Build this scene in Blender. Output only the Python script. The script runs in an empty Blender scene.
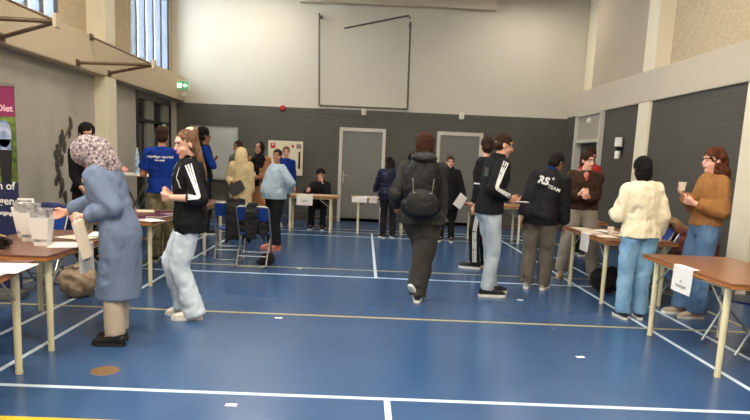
import bpy, bmesh, math, random
import numpy as np
from mathutils import Vector as V, Matrix, noise, Quaternion
from mathutils.bvhtree import BVHTree
random.seed(7)
PI = math.pi
C = bpy.context.scene.collection
# ------------------------------------------------------------ camera, world, lights, exposure
cam_d = bpy.data.cameras.new('camera'); cam = bpy.data.objects.new('camera', cam_d); C.objects.link(cam)
cx = V((0.99912418, -0.00490346, 0.04155508)); cf = V((0.01102571, 0.98886444, -0.14841009))
cx.normalize(); cf = (cf - cx*cf.dot(cx)).normalized(); cz = -cf; cy = cz.cross(cx)
m = Matrix((cx, cy, cz)).transposed().to_4x4(); m.translation = V((0, 0, 1.506)); cam.matrix_world = m
cam_d.sensor_width = 36; cam_d.lens = 605/750*36; cam_d.shift_x = 7/750; cam_d.shift_y = 40/750
cam_d.clip_start = 0.05
bpy.context.scene.camera = cam
sc = bpy.context.scene
w = bpy.data.worlds.new('sky'); sc.world = w; w.use_nodes = True
w.node_tree.nodes['Background'].inputs[0].default_value = (0.90, 0.95, 1.0, 1)
w.node_tree.nodes['Background'].inputs[1].default_value = 5.5
sc.view_settings.view_transform = 'Standard'; sc.view_settings.look = 'None'
sc.view_settings.gamma = 1; sc.view_settings.use_curve_mapping = False
sc.view_settings.exposure = 0.33

def area(name, loc, rot, sx, sy, power, col):
    l = bpy.data.lights.new(name, 'AREA'); l.shape = 'RECTANGLE'; l.size = sx; l.size_y = sy
    l.energy = power; l.color = col
    o = bpy.data.objects.new(name, l); o.location = loc; o.rotation_euler = rot; C.objects.link(o); return o
WARM = (1.0, 0.91, 0.79)
LAMPS = [(-2.4, 13.3), (3.5, 13.3), (0.5, 10.2), (-2.6, 8.6), (3.3, 8.6), (0.3, 6.2), (-2.6, 4.0), (3.3, 4.0), (0.3, 1.4), (-2.6, -1.0), (3.3, -1.0)]
for lx, ly in LAMPS:
    area('ceiling_light', (lx, ly, 5.19), (0, 0, 0), 1.2, 0.3, (.78 if lx > 2 else 1)*(32 if ly > 12 else (46 if ly > 5 else (90 if ly > 2 else 190))), WARM)
# daylight entering through the strip windows of the left wall
for wy, ww in ((8.3, 1.8), (13.15, 2.3), (5.25, 1.8), (2.4, 1.8), (-0.6, 1.9)):
    area('window_daylight', (-4.75, wy, 4.25), (0, -PI/2, 0), 2.0, ww, 120, (0.74, 0.87, 1.0))

# ------------------------------------------------------------ materials
def lin(c): return tuple((x/255/12.92 if x/255 <= 0.04045 else ((x/255+0.055)/1.055)**2.4) for x in c)
def mat(name, c, rough=0.7, metal=0.0, var=0.0, vs=6.0, bump=0.0, bs=60.0, c2=None, stretch=None, spec=0.5, em=0, sss=0, kind='noise', sheen=0):
    M = bpy.data.materials.new(name); M.use_nodes = True; nt = M.node_tree; b = nt.nodes['Principled BSDF']
    col = lin(c); b.inputs['Base Color'].default_value = (*col, 1)
    b.inputs['Roughness'].default_value = rough; b.inputs['Metallic'].default_value = metal
    b.inputs['Specular IOR Level'].default_value = spec
    if em: b.inputs['Emission Color'].default_value = (*col, 1); b.inputs['Emission Strength'].default_value = em
    if sss: b.inputs['Subsurface Weight'].default_value = sss; b.inputs['Subsurface Radius'].default_value = (0.02, 0.008, 0.004)
    tc = nt.nodes.new('ShaderNodeTexCoord'); mp = nt.nodes.new('ShaderNodeMapping')
    nt.links.new(tc.outputs['Object'], mp.inputs['Vector'])
    if stretch: mp.inputs['Scale'].default_value = stretch
    if var or c2:
        n = nt.nodes.new('ShaderNodeTexNoise' if kind == 'noise' else 'ShaderNodeTexVoronoi')
        n.inputs['Scale'].default_value = vs
        if kind == 'noise': n.inputs['Detail'].default_value = 5
        nt.links.new(mp.outputs[0], n.inputs['Vector'])
        r = nt.nodes.new('ShaderNodeValToRGB')
        lo = lin(c2) if c2 else tuple(x*(1-var) for x in col); hi = col if c2 else tuple(min(1, x*(1+var)) for x in col)
        r.color_ramp.elements[0].position = 0.35; r.color_ramp.elements[1].position = 0.65
        r.color_ramp.elements[0].color = (*lo, 1); r.color_ramp.elements[1].color = (*hi, 1)
        nt.links.new(n.outputs[0], r.inputs[0]); nt.links.new(r.outputs[0], b.inputs['Base Color'])
    if bump:
        n2 = nt.nodes.new('ShaderNodeTexNoise'); n2.inputs['Scale'].default_value = bs; n2.inputs['Detail'].default_value = 4
        nt.links.new(mp.outputs[0], n2.inputs['Vector'])
        bp = nt.nodes.new('ShaderNodeBump'); bp.inputs['Strength'].default_value = bump; bp.inputs['Distance'].default_value = 0.01
        nt.links.new(n2.outputs[0], bp.inputs['Height']); nt.links.new(bp.outputs[0], b.inputs['Normal'])
    return M
def brick(name, c, mortar, sx, sy, depth, axis='x', rough=0.8, var=0.06):
    """painted or bare masonry: courses run horizontally on a wall facing +-X or +-Y"""
    M = mat(name, c, rough); nt = M.node_tree; b = nt.nodes['Principled BSDF']
    tc = [n for n in nt.nodes if n.type == 'TEX_COORD'][0]
    sp = nt.nodes.new('ShaderNodeSeparateXYZ'); cb = nt.nodes.new('ShaderNodeCombineXYZ')
    nt.links.new(tc.outputs['Object'], sp.inputs[0])
    nt.links.new(sp.outputs['Y' if axis == 'x' else 'X'], cb.inputs[0]); nt.links.new(sp.outputs['Z'], cb.inputs[1])
    bt = nt.nodes.new('ShaderNodeTexBrick'); nt.links.new(cb.outputs[0], bt.inputs['Vector'])
    bt.inputs['Scale'].default_value = 1; bt.inputs['Brick Width'].default_value = sx; bt.inputs['Row Height'].default_value = sy
    bt.inputs['Mortar Size'].default_value = depth; bt.inputs['Mortar Smooth'].default_value = 0.4
    col = lin(c)
    bt.inputs['Color1'].default_value = (*[x*(1-var) for x in col], 1); bt.inputs['Color2'].default_value = (*[x*(1+var) for x in col], 1)
    bt.inputs['Mortar'].default_value = (*lin(mortar), 1)
    n = nt.nodes.new('ShaderNodeTexNoise'); n.inputs['Scale'].default_value = 1.4; n.inputs['Detail'].default_value = 6
    nt.links.new(tc.outputs['Object'], n.inputs['Vector'])
    mx = nt.nodes.new('ShaderNodeMixRGB'); mx.blend_type = 'OVERLAY'; mx.inputs[0].default_value = 0.18
    nt.links.new(bt.outputs['Color'], mx.inputs[1]); nt.links.new(n.outputs[0], mx.inputs[2]); nt.links.new(mx.outputs[0], b.inputs['Base Color'])
    bp = nt.nodes.new('ShaderNodeBump'); bp.invert = True; bp.inputs['Strength'].default_value = 0.5; bp.inputs['Distance'].default_value = 0.01
    nt.links.new(bt.outputs['Fac'], bp.inputs['Height']); nt.links.new(bp.outputs[0], b.inputs['Normal'])
    return M

M = {}
M['cream'] = mat('cream_paint', (230, 219, 192), 0.75, var=0.03, vs=1.2, bump=0.05, bs=30)
M['white_plaster'] = mat('upper_wall_plaster', (204, 198, 182), 0.8, var=0.02, vs=0.8, bump=0.08, bs=20)
M['beam'] = mat('beam_paint', (196, 178, 148), 0.75, var=0.03, vs=1.0)
M['beam_r'] = mat('right_beam_paint', (196, 184, 164), 0.75, var=0.03, vs=1.0)
M['grey_concrete'] = mat('grey_concrete_panel', (174, 168, 154), 0.85, var=0.08, vs=1.6, bump=0.15, bs=50, stretch=(1, 1, 0.35))
M['tan_brick'] = mat('tan_rough_acoustic_block', (194, 177, 146), 0.9, c2=(182, 164, 134), vs=14, bump=0.9, bs=26, stretch=(1, 1, 1.6))
M['dark_back'] = brick('dark_painted_back_brick', (82, 81, 72), (76, 75, 67), 0.5, 0.105, 0.004, 'y', 0.6, 0.02)
M['dark_side'] = brick('dark_painted_side_brick', (80, 77, 69), (66, 63, 57), 0.42, 0.085, 0.006, 'x', 0.6, 0.03)
M['ceiling'] = mat('ceiling_tiles', (196, 186, 168), 0.85, var=0.03)
M['white_line'] = mat('white_line_paint', (208, 224, 236), 0.35, var=0.04)
M['yellow_line'] = mat('yellow_line_paint', (180, 166, 112), 0.4, var=0.05)
M['gold_line'] = mat('bright_yellow_line_paint', (224, 186, 50), 0.4, var=0.05)
M['tape'] = mat('white_tape', (235, 235, 228), 0.6, var=0.03)
M['disc'] = mat('brown_floor_cap', (122, 94, 62), 0.5, var=0.12, vs=20)
M['door'] = mat('grey_door_leaf', (116, 116, 108), 0.45, var=0.03, vs=2)
M['door_frame'] = mat('white_door_frame', (200, 196, 182), 0.5, var=0.02)
M['steel'] = mat('brushed_steel', (170, 170, 165), 0.3, 0.9, var=0.04)
M['cream_steel'] = mat('cream_painted_steel', (222, 212, 172), 0.4, var=0.03)
M['grey_steel'] = mat('grey_painted_steel', (172, 168, 152), 0.35, 0.3, var=0.03)
M['brown_steel'] = mat('brown_steel_pipe', (96, 74, 52), 0.5, 0.2, var=0.1)
M['dark_steel'] = mat('dark_grey_steel_pipe', (92, 88, 78), 0.5, 0.2, var=0.1)
M['glass_dark'] = mat('dark_door_glass', (26, 28, 28), 0.12, var=0.05)
M['black'] = mat('black_plastic', (22, 22, 22), 0.4, var=0.1)
M['whiteplastic'] = mat('white_plastic', (228, 226, 216), 0.4, var=0.02)
M['red'] = mat('red_plastic', (190, 40, 32), 0.4, var=0.05)
M['green'] = mat('green_sign', (92, 170, 112), 0.4, em=0.35)
M['exitwhite'] = mat('white_pictogram', (235, 255, 240), 0.4, em=0.9)
M['paper'] = mat('white_paper', (232, 228, 222), 0.8, var=0.02)
M['paper_warm'] = mat('cream_paper', (224, 208, 184), 0.8, var=0.03)
M['ink'] = mat('grey_ink', (90, 90, 96), 0.8, var=0.05)
M['wood_top'] = mat('brown_wood_laminate', (150, 102, 68), 0.28, c2=(130, 86, 56), vs=3, stretch=(9, 0.8, 9), bump=0.03)
M['wood_red'] = mat('reddish_brown_laminate', (128, 88, 70), 0.3, c2=(112, 74, 60), vs=3, stretch=(9, 0.8, 9))
M['wood_edge'] = mat('orange_plywood_edge', (186, 122, 66), 0.5, c2=(160, 100, 52), vs=8, stretch=(1, 1, 12))
M['blue_plastic'] = mat('blue_chair_plastic', (24, 62, 140), 0.35, var=0.06)
M['whiteboard'] = mat('white_board_surface', (186, 190, 184), 0.3, var=0.02)
M['board'] = mat('cream_notice_board', (226, 214, 186), 0.7, var=0.03)

# sprung sports floor: satin blue coating
Fm = mat('blue_sports_floor', (42, 80, 130), 0.3, var=0.0); nt = Fm.node_tree; b = nt.nodes['Principled BSDF']
tc = [n for n in nt.nodes if n.type == 'TEX_COORD'][0]
n = nt.nodes.new('ShaderNodeTexNoise'); n.inputs['Scale'].default_value = 0.9; n.inputs['Detail'].default_value = 7; n.inputs['Roughness'].default_value = 0.6
nt.links.new(tc.outputs['Object'], n.inputs['Vector'])
r = nt.nodes.new('ShaderNodeValToRGB'); r.color_ramp.elements[0].position = 0.3; r.color_ramp.elements[1].position = 0.75
r.color_ramp.elements[0].color = (*lin((50, 80, 120)), 1); r.color_ramp.elements[1].color = (*lin((60, 92, 132)), 1)
nt.links.new(n.outputs[0], r.inputs[0]); nt.links.new(r.outputs[0], b.inputs['Base Color'])
r2 = nt.nodes.new('ShaderNodeMapRange'); r2.inputs['To Min'].default_value = 0.2; r2.inputs['To Max'].default_value = 0.29
nt.links.new(n.outputs[0], r2.inputs[0]); nt.links.new(r2.outputs[0], b.inputs['Roughness'])
M['floor'] = Fm

# ------------------------------------------------------------ mesh helpers
class G:
    """collects closed shapes, then builds ONE mesh"""
    def __init__(s): s.v = []; s.f = []; s.fm = []; s.mi = 0
    def add(s, vs, fs):
        o = len(s.v); s.v += [tuple(x) for x in vs]; s.f += [tuple(i+o for i in f) for f in fs]; s.fm += [s.mi]*len(fs); return s
    def box(s, a, b2, T=None):
        x0, y0, z0 = a; x1, y1, z1 = b2
        vs = [V(p) for p in ((x0,y0,z0),(x1,y0,z0),(x1,y1,z0),(x0,y1,z0),(x0,y0,z1),(x1,y0,z1),(x1,y1,z1),(x0,y1,z1))]
        if T: vs = [T @ p for p in vs]
        return s.add(vs, [(0,3,2,1),(4,5,6,7),(0,1,5,4),(1,2,6,5),(2,3,7,6),(3,0,4,7)])
    def loft(s, rings):
        """rings: (center, u, v) with u, v half-axis vectors; closed by fans"""
        n = 16; vs = []; fs = []
        for c, u, v in rings:
            for k in range(n):
                a = 2*PI*k/n; vs.append(V(c) + V(u)*math.cos(a) + V(v)*math.sin(a))
        for i in range(len(rings)-1):
            for k in range(n):
                k2 = (k+1) % n; fs.append((i*n+k, i*n+k2, (i+1)*n+k2, (i+1)*n+k))
        a = len(vs); vs.append(V(rings[0][0])); b2 = len(vs); vs.append(V(rings[-1][0]))
        L = (len(rings)-1)*n
        for k in range(n):
            k2 = (k+1) % n; fs.append((a, k2, k)); fs.append((b2, L+k, L+k2))
        return s.add(vs, fs)
    def tube(s, pts, rad, n=10):
        pts = [V(p) for p in pts]
        if not hasattr(rad, '__len__'): rad = [rad]*len(pts)
        vs = []; fs = []; prev = None
        for i, p in enumerate(pts):
            d = (pts[min(i+1, len(pts)-1)] - pts[max(i-1, 0)]).normalized()
            if prev is None: u = d.orthogonal().normalized()
            else: u = (prev - d*prev.dot(d)).normalized()
            prev = u; v = d.cross(u)
            for k in range(n):
                a = 2*PI*k/n; vs.append(p + (u*math.cos(a) + v*math.sin(a))*rad[i])
        for i in range(len(pts)-1):
            for k in range(n):
                k2 = (k+1) % n; fs.append((i*n+k, i*n+k2, (i+1)*n+k2, (i+1)*n+k))
        fs.append(tuple(range(n-1, -1, -1))); L = (len(pts)-1)*n; fs.append(tuple(L+k for k in range(n)))
        return s.add(vs, fs)
    def ell(s, c, r, T=None, nu=14, nv=9):
        """ellipsoid; c in T's frame, r = 3 radii"""
        vs = []; fs = []
        for i in range(1, nv):
            t = PI*i/nv
            for k in range(nu):
                a = 2*PI*k/nu; vs.append(V((c[0]+r[0]*math.sin(t)*math.cos(a), c[1]+r[1]*math.sin(t)*math.sin(a), c[2]+r[2]*math.cos(t))))
        for i in range(nv-2):
            for k in range(nu):
                k2 = (k+1) % nu; fs.append((i*nu+k, (i+1)*nu+k, (i+1)*nu+k2, i*nu+k2))
        a = len(vs); vs.append(V((c[0], c[1], c[2]+r[2]))); b2 = len(vs); vs.append(V((c[0], c[1], c[2]-r[2])))
        for k in range(nu):
            k2 = (k+1) % nu; fs.append((a, k, k2)); L = (nv-2)*nu; fs.append((b2, L+k2, L+k))
        if T: vs = [T @ p for p in vs]
        return s.add(vs, fs)
    def cap(s, a, b2, ra, rb, n=12):
        """tapered capsule"""
        a = V(a); b2 = V(b2); d = b2 - a
        if d.length < 1e-5: return s.ell(a, (ra,)*3)
        d.normalize(); u = d.orthogonal().normalized(); v = d.cross(u); rings = []
        for t in (80, 55, 28, 0): t = math.radians(t); rings.append((a - d*ra*math.sin(t), u*ra*math.cos(t), v*ra*math.cos(t)))
        for t in (0, 28, 55, 80): t = math.radians(t); rings.append((b2 + d*rb*math.sin(t), u*rb*math.cos(t), v*rb*math.cos(t)))
        return s.loft(rings)
    def mesh(s, name):
        me = bpy.data.meshes.new(name); me.from_pydata(s.v, [], s.f); me.polygons.foreach_set('material_index', s.fm); me.update(); return me
def link(name, me, mats, parent=None, smooth=False):
    me.name = name
    if not isinstance(mats, (list, tuple)): mats = [mats]
    me.materials.clear()
    for x in mats: me.materials.append(M[x] if isinstance(x, str) else x)
    o = bpy.data.objects.new(name, me); C.objects.link(o)
    if parent: o.parent = parent
    if smooth: me.polygons.foreach_set('use_smooth', [True]*len(me.polygons))
    return o
def obj(name, g, mats, parent=None, smooth=False, bevel=0):
    me = g.mesh(name)
    bm = bmesh.new(); bm.from_mesh(me)
    bmesh.ops.recalc_face_normals(bm, faces=bm.faces[:])
    if bevel:
        es = [e for e in bm.edges if e.calc_face_angle(0) > 0.9]
        bmesh.ops.bevel(bm, geom=es, offset=bevel, segments=2, affect='EDGES', clamp_overlap=True)
    bm.to_mesh(me); bm.free()
    o = link(name, me, mats, parent)
    if smooth:
        me.polygons.foreach_set('use_smooth', [True]*len(me.polygons)); me.set_sharp_from_angle(angle=0.7)
    return o
def remeshed(g, voxel, smooth=4, fac=0.5, wrinkle=0.0, wf=9.0, stretch=(1, 1, 1), seed=0):
    me = g.mesh('tmp'); o = bpy.data.objects.new('tmp', me); C.objects.link(o)
    md = o.modifiers.new('r', 'REMESH'); md.mode = 'VOXEL'; md.voxel_size = voxel; md.use_smooth_shade = True
    if smooth: ms = o.modifiers.new('s', 'SMOOTH'); ms.factor = fac; ms.iterations = smooth
    dg = bpy.context.evaluated_depsgraph_get(); me2 = bpy.data.meshes.new_from_object(o.evaluated_get(dg))
    bpy.data.objects.remove(o); bpy.data.meshes.remove(me)
    if wrinkle:
        nv = len(me2.vertices); co = np.empty(nv*3, 'f'); me2.vertices.foreach_get('co', co); co = co.reshape(-1, 3)
        no = np.empty(nv*3, 'f'); me2.vertices.foreach_get('normal', no); no = no.reshape(-1, 3)
        off = V((seed*3.1, seed*1.7, 0))
        d = np.array([noise.noise(V((p[0]*wf*stretch[0], p[1]*wf*stretch[1], p[2]*wf*stretch[2])) + off) + 0.6*noise.noise(V((p[0]*2.3*wf, p[1]*2.3*wf, p[2]*1.6*wf)) - off) for p in co], 'f')
        d = d*.7 + .45 - 1.3*np.abs(d)
        co += no*(d*wrinkle)[:, None]; me2.vertices.foreach_set('co', co.ravel()); me2.update()
    me2.polygons.foreach_set('use_smooth', [True]*len(me2.polygons))
    return me2
def tag(o, label, cat, group=None):
    o['label'] = label; o['category'] = cat
    if group: o['group'] = group
    return o
def empty(name, loc, rz=0):
    o = bpy.data.objects.new(name, None); C.objects.link(o); o.location = loc; o.rotation_euler = (0, 0, rz); o.empty_display_size = 0.1; return o
def struct(name, g, mats, parent=None, **k):
    o = obj(name, g, mats, parent, **k)
    if not parent: o['kind'] = 'structure'
    return o
def copy_tree(o, parent=None):
    c = o.copy(); C.objects.link(c)
    if parent: c.parent = parent
    for ch in list(o.children): copy_tree(ch, c)
    return c
def text_mesh(body, size, bold=0.0, shear=0.0):
    cu = bpy.data.curves.new('t', 'FONT'); cu.body = body; cu.size = size; cu.offset = bold; cu.shear = shear; cu.align_x = 'CENTER'; cu.resolution_u = 3
    o = bpy.data.objects.new('t', cu); C.objects.link(o)
    dg = bpy.context.evaluated_depsgraph_get(); me = bpy.data.meshes.new_from_object(o.evaluated_get(dg)); bpy.data.objects.remove(o)
    return me

# ------------------------------------------------------------ the hall
YB = 14.5; YF = -4.0; ZB = 2.66; ZT = 3.2; ZC = 5.4
struct('floor', G().box((-4.9, YF-.2, -0.1), (5.3, YB+.2, 0)), 'floor')
struct('ceiling', G().box((-4.9, YF-.2, ZC), (5.3, YB+.2, ZC+.1)), 'ceiling')
struct('wall_back', G().box((-4.9, YB+.02, 0), (5.3, YB+.22, ZC)), 'white_plaster')
struct('wall_back_lower', G().box((-4.6, YB-.0, 0.1), (4.75, YB+.04, 2.63)), 'dark_back')
struct('baseboard_back', G().box((-4.6, YB-.015, 0), (4.75, YB+.03, 0.09)), mat('brown_base_strip', (92, 74, 58), 0.6, var=.05))
struct('trim_1', G().box((-1.62, YB-.16, 4.97), (2.85, YB+.05, ZC)), 'beam_r')  # solid box standing in for a strip of shade atop the back wall
struct('wall_rear', G().box((-4.9, YF-.2, 0), (5.3, YF, ZC)), 'cream')
# left wall
struct('wall_left', G().box((-4.65, YF, 0), (-4.45, 11.95, ZB)).box((-4.65, 14.1, 0), (-4.45, YB, ZB)), 'grey_concrete')
struct('trim_2', G().box((-4.7, YF, ZB), (-4.25, YB+.03, ZT)), 'beam', bevel=.01)
COL_L = (-2.0, 0.9, 3.7, 6.48, 10.15)
for i, y in enumerate(COL_L):
    struct('trim_%d' % (3+i), G().box((-4.6, y, 0), (-4.25, y+.4, ZB)).box((-4.6, y, ZT), (-4.25, y+.4, ZC)), 'cream', bevel=.008)
wins = [(-1.55, .4), (1.45, 3.3), (4.3, 6.2), (7.3, 9.25), (11.95, 14.35)]
g = G(); y = YF
for a, b2 in wins: g.box((-4.78, y, ZT), (-4.55, a, ZC)); y = b2
g.box((-4.78, y, ZT), (-4.55, YB+.03, ZC))
struct('wall_left_upper', g, 'tan_brick')
fin = mat('blue_grey_window_bar', (88, 96, 108), 0.5, var=.04); glassm = bpy.data.materials.new('window_glass'); glassm.use_nodes = True
gb = glassm.node_tree.nodes['Principled BSDF']; gb.inputs['Transmission Weight'].default_value = 1; gb.inputs['Roughness'].default_value = 0.02; gb.inputs['IOR'].default_value = 1.01
for i, (a, b2) in enumerate(wins):
    W = empty('window_%d' % (i+1), (-4.62, (a+b2)/2, ZT)); W['kind'] = 'structure'; h = (b2-a)/2
    g = G().box((-.04, -h, 0), (.09, -h+.06, ZC-ZT)).box((-.04, h-.06, 0), (.05, h, ZC-ZT)).box((-.04, -h, ZC-ZT-.06), (.05, h, ZC-ZT)).box((-.04, -h, 0), (.05, h, .05))
    obj('window_frame', g, 'door_frame', W)
    g = G(); nb = 5; 
    for k in range(nb):
        yy = -h + 2*h*(k+.55)/nb + .1; g.box((-.05, yy-.06, .04), (.07, yy+.06, ZC-ZT-.05))
    obj('window_bars', g, fin, W)
    obj('pane', G().box((-.075, -h+.04, .03), (-.065, h-.04, ZC-ZT-.04)), glassm, W)
# glazed double door in the left wall near the back
D = empty('door_1', (-4.52, 13.02, 0)); D['kind'] = 'structure'
obj('door_frame', G().box((-.06, -1.06, 0), (.08, -.98, 2.62)).box((-.06, .98, 0), (.08, 1.06, 2.62)).box((-.06, -1.0, 2.5), (.08, 1.0, 2.64)).box((-.05, -.98, 2.06), (.07, .98, 2.12)), 'black', D)
obj('panel', G().box((-.03, -.45, 0), (.05, .0, 2.5)).box((-.03, .55, 0), (.05, .98, 2.5)), mat('grey_green_door_panel', (122, 122, 112), .4, var=.04), D)
obj('pane', G().box((-.02, -.98, 0), (.0, .98, 2.5)), 'glass_dark', D)
# right wall
XR = 4.72
struct('wall_right', G().box((XR+.3, YF, 0), (XR+.5, YB, ZC)), 'cream')
struct('trim_9', G().box((XR, YF, ZB), (XR+.45, YB+.03, ZT-.02)), 'beam_r', bevel=.01)
COL_R = (-1.85, 1.2, 4.25, 7.3, 10.35)
for i, y in enumerate(COL_R):
    struct('trim_%d' % (10+i), G().box((XR, y, 0), (XR+.4, y+.42, ZB)).box((XR, y-.02, ZT-.02), (XR+.4, y+.4, ZC)), 'cream', bevel=.008)
g = G(); y = YF
for c in COL_R: g.box((XR+.05, y, 0), (XR+.35, c, ZB)); y = c+.42
g.box((XR+.05, y, 0), (XR+.35, 12.35, ZB)); g.box((XR+.0, 13.85, 0), (XR+.35, YB+.03, ZB))
struct('wall_right_lower', g, 'dark_side')
g = G(); y = YF
for c in COL_R: g.box((XR+.26, y, ZT-.02), (XR+.36, c, ZC)); y = c+.4
struct('wall_right_upper', g, 'tan_brick')
struct('wall_right_bay', G().box((XR+.03, 10.75, ZT-.02), (XR+.3, 13.2, ZC)), mat('smooth_taupe_panel', (178, 164, 142), .75, var=.02, vs=1))
D = empty('door_2', (XR, 13.1, 0)); D['kind'] = 'structure'
obj('door_frame', G().box((-.03, -.75, 0), (.2, -.66, 2.66)).box((-.03, .66, 0), (.2, .77, 2.66)).box((-.03, -.7, 2.62), (.2, .7, 2.66)).box((-.02, -.7, 2.05), (.2, .7, 2.12)), 'door_frame', D)
obj('transom_panel', G().box((.02, -.66, 2.1), (.08, .66, 2.63)), mat('grey_transom_panel', (166, 158, 142), .6, var=.03), D)
obj('door_leaf', G().box((.12, -.66, 0), (.18, .66, 2.06)), mat('dark_olive_door', (66, 66, 58), .4, var=.05), D)
# doors in the back wall
for i, (x0, x1) in enumerate(((-.62, .47), (1.68, 2.76))):
    D = empty('door_%d' % (3+i), ((x0+x1)/2, YB, 0)); D['kind'] = 'structure'; h = (x1-x0)/2
    obj('door_frame', G().box((-h, -.04, 0), (-h+.075, .0, 2.22)).box((h-.075, -.04, 0), (h, .0, 2.22)).box((-h+.075, -.04, 2.14), (h-.075, .0, 2.22)), 'door_frame', D)
    obj('door_leaf', G().box((-h+.075, -.015, 0.01), (h-.075, .0, 2.14)), 'door', D)
    g = G().box((-h+.1, -.03, .92), (-h+.135, -.014, 1.2)).tube([(-h+.118, -.03, 1.1), (-h+.118, -.07, 1.1), (-h+.24, -.07, 1.1)], .01)
    obj('door_handle', g, 'steel', D)

# court markings (thin paint layers)
n_trim = [20]
def line(x0, x1, y0, y1, m='white_line', z=.0015):
    o = struct('trim_%d' % n_trim[0], G().box((x0, y0, 0), (x1, y1, z)), m); n_trim[0] += 1
hw = .02
for X in (-2.40, -2.86, 2.80, 3.25): line(X-hw, X+hw, -1.1, 12.4)
for Y in (3.67, 7.64, 11.7, 12.4, -1.05): line(-2.86 if Y != 3.67 else -4.4, 3.25 if Y != 3.67 else 4.6, Y-hw, Y+hw, z=.0018)
line(.2-hw, .2+hw, 7.66, 12.4); line(.2-hw, .2+hw, -1.1, 3.65)
for Y in (5.66, 8.15): line(-3.6, 3.8, Y-.02, Y+.02, 'yellow_line', .0022)
line(-4.4, -1.2, 3.17, 3.22, 'gold_line', .0022)
line(-3.72, -3.68, 3.2, 12.9, 'yellow_line', .0024); line(3.83, 3.87, 1.0, 12.9, 'yellow_line', .0024)
line(-3.7, 3.85, 12.85, 12.89, 'white_line')
g = G(); g.loft([(V((0,0,0)), V((.095,0,0)), V((0,.095,0))), (V((0,0,.003)), V((.09,0,0)), V((0,.09,0)))])
o = obj('floor_cap', g, 'disc'); o.location = (-1.72, 3.98, 0); tag(o, 'round brown cap over a post socket in the blue floor', 'floor cap')
for (x, y, t, r_) in ((-.75, 5.52, 'small white tape mark just in front of the yellow line, left of centre', .1), (1.8, 4.69, 'small white tape mark on open floor at right, in front of the yellow line', .2), (1.82, 6.69, 'small white tape mark in front of the shoes of the man in the lettered jacket', 0), (-.75, 3.49, 'small white tape mark on the camera side of the nearest white cross line', 0), (-.83, 8.1, 'small white tape mark right of the folding chairs, before the far yellow line', .1)):
    o = obj('tape_mark', G().box((-.035, -.02, 0), (.035, .02, .001)), 'tape'); o.location = (x, y, .0001); o.rotation_euler[2] = r_; tag(o, t, 'tape', 'tape marks on the floor')
# ------------------------------------------------------------ fittings on walls and ceiling
for i, (lx, ly) in enumerate(LAMPS):
    L = empty('ceiling_lamp', (lx, ly, 5.22)); tag(L, 'long warm white ceiling light, %s, %s' % ('left' if lx < -1 else ('right' if lx > 2 else 'middle'), {13.3: 'next to the back wall', 10.2: 'in the row before the back wall lights', 8.6: 'above the far tables', 6.2: 'above the open floor', 4.0: 'above the foreground tables', 1.4: 'above the camera', -1.0: 'behind the camera'}[ly]), 'light', 'ceiling lights')
    obj('housing', G().box((-.65, -.18, .02), (.65, .18, .18)), 'whiteplastic', L); 
# folded goal frame on the back wall
T = empty('wall_frame', (-.1, YB, 2.69)); tag(T, 'tall square frame of thin dark pipe folded flat high on the back wall, with swing arm', 'climbing frame')
obj('side_pipe', G().tube([(-1.07, -.1, 2.05), (-1.01, -.1, 0)], .022), 'dark_steel', T)
obj('side_pipe', G().tube([(1.01, -.1, 1.95), (1.04, -.1, 0)], .022), 'dark_steel', T)
obj('bottom_pipe', G().tube([(-1.01, -.1, 0), (1.04, -.1, 0)], .022), 'dark_steel', T)
obj('swing_arm', G().tube([(1.0, -.1, 2.02), (.96, -.16, 2.07), (-.48, -.4, 1.68)], .02), 'dark_steel', T)
obj('wall_bracket', G().box((-1.06, -.11, 1.95), (-1.0, .0, 2.0)).box((-1.0, -.11, -.02), (-.95, 0, .03)).box((.98, -.11, -.02), (1.03, 0, .03)).box((.98, -.11, 1.85), (1.04, 0, 1.9)), 'dark_steel', T)
# basketball outriggers on the left beam
for k, (dy, t) in enumerate(((0, 'brown pipe wall bracket, a pointed tripod on the left beam beside the pilaster'), (-2.97, 'brown pipe wall bracket cut by the left edge, on the beam below the nearer window'))):
    T = empty('wall_bracket', (-4.25, 9.66+dy, 2.72)); tag(T, t, 'bracket', 'pipe brackets on the left beam')
    ap = (.95, -.02, .08)
    for P in ((0, .6, 0), (0, -.5, 0)):
        obj('pipe', G().tube([P, ap], .024), 'brown_steel', T); 
    obj('stay', G().tube([(0, -.03, .45), ap], .013), 'brown_steel', T)
    [obj('mounting_plate', G().box((-.0, y-.05, z-.045), (.02, y+.05, z+.045)), 'brown_steel', T) for y, z in ((.6, 0), (-.5, 0), (-.03, .45))]
    obj('end_plate', G().box((.93, -.07, .02), (.97, .03, .16)), 'beam', T)
# exit sign
T = empty('exit_sign', (-4.15, 13.95, 2.86)); tag(T, 'small green running-man exit sign on the left beam near the back corner', 'sign')
obj('sign_box', G().box((-.16, -.03, 0), (.16, .03, .2), None), 'whiteplastic', T, bevel=.005)
obj('sign_face', G().box((-.15, -.036, .01), (.15, -.03, .19)), 'green', T)
g = G(); g.box((-.1, -.04, .05), (.0, -.036, .15)); g.mi = 0
g.add([(.02, -.04, .10), (.08, -.04, .15), (.08, -.04, .05)], [(0, 1, 2)]).add([(.08, -.04, .115), (.13, -.04, .115), (.13, -.04, .085), (.08, -.04, .085)], [(0, 1, 2, 3)])
obj('pictogram', g, 'exitwhite', T)
o = obj('motion_sensor', G().box((-.03, -.05, -.05), (.06, .05, .05)).cap((.05, 0, 0), (.08, 0, -.01), .035, .02), 'whiteplastic', bevel=.006); o.location = (-4.22, 14.2, 2.8); tag(o, 'small beige sensor just right of the green exit sign', 'sensor')
T = empty('fire_alarm', (-1.97, YB-.0, 2.6)); tag(T, 'small red fire alarm sounder on the dark back wall below the white plaster', 'alarm')
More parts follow.
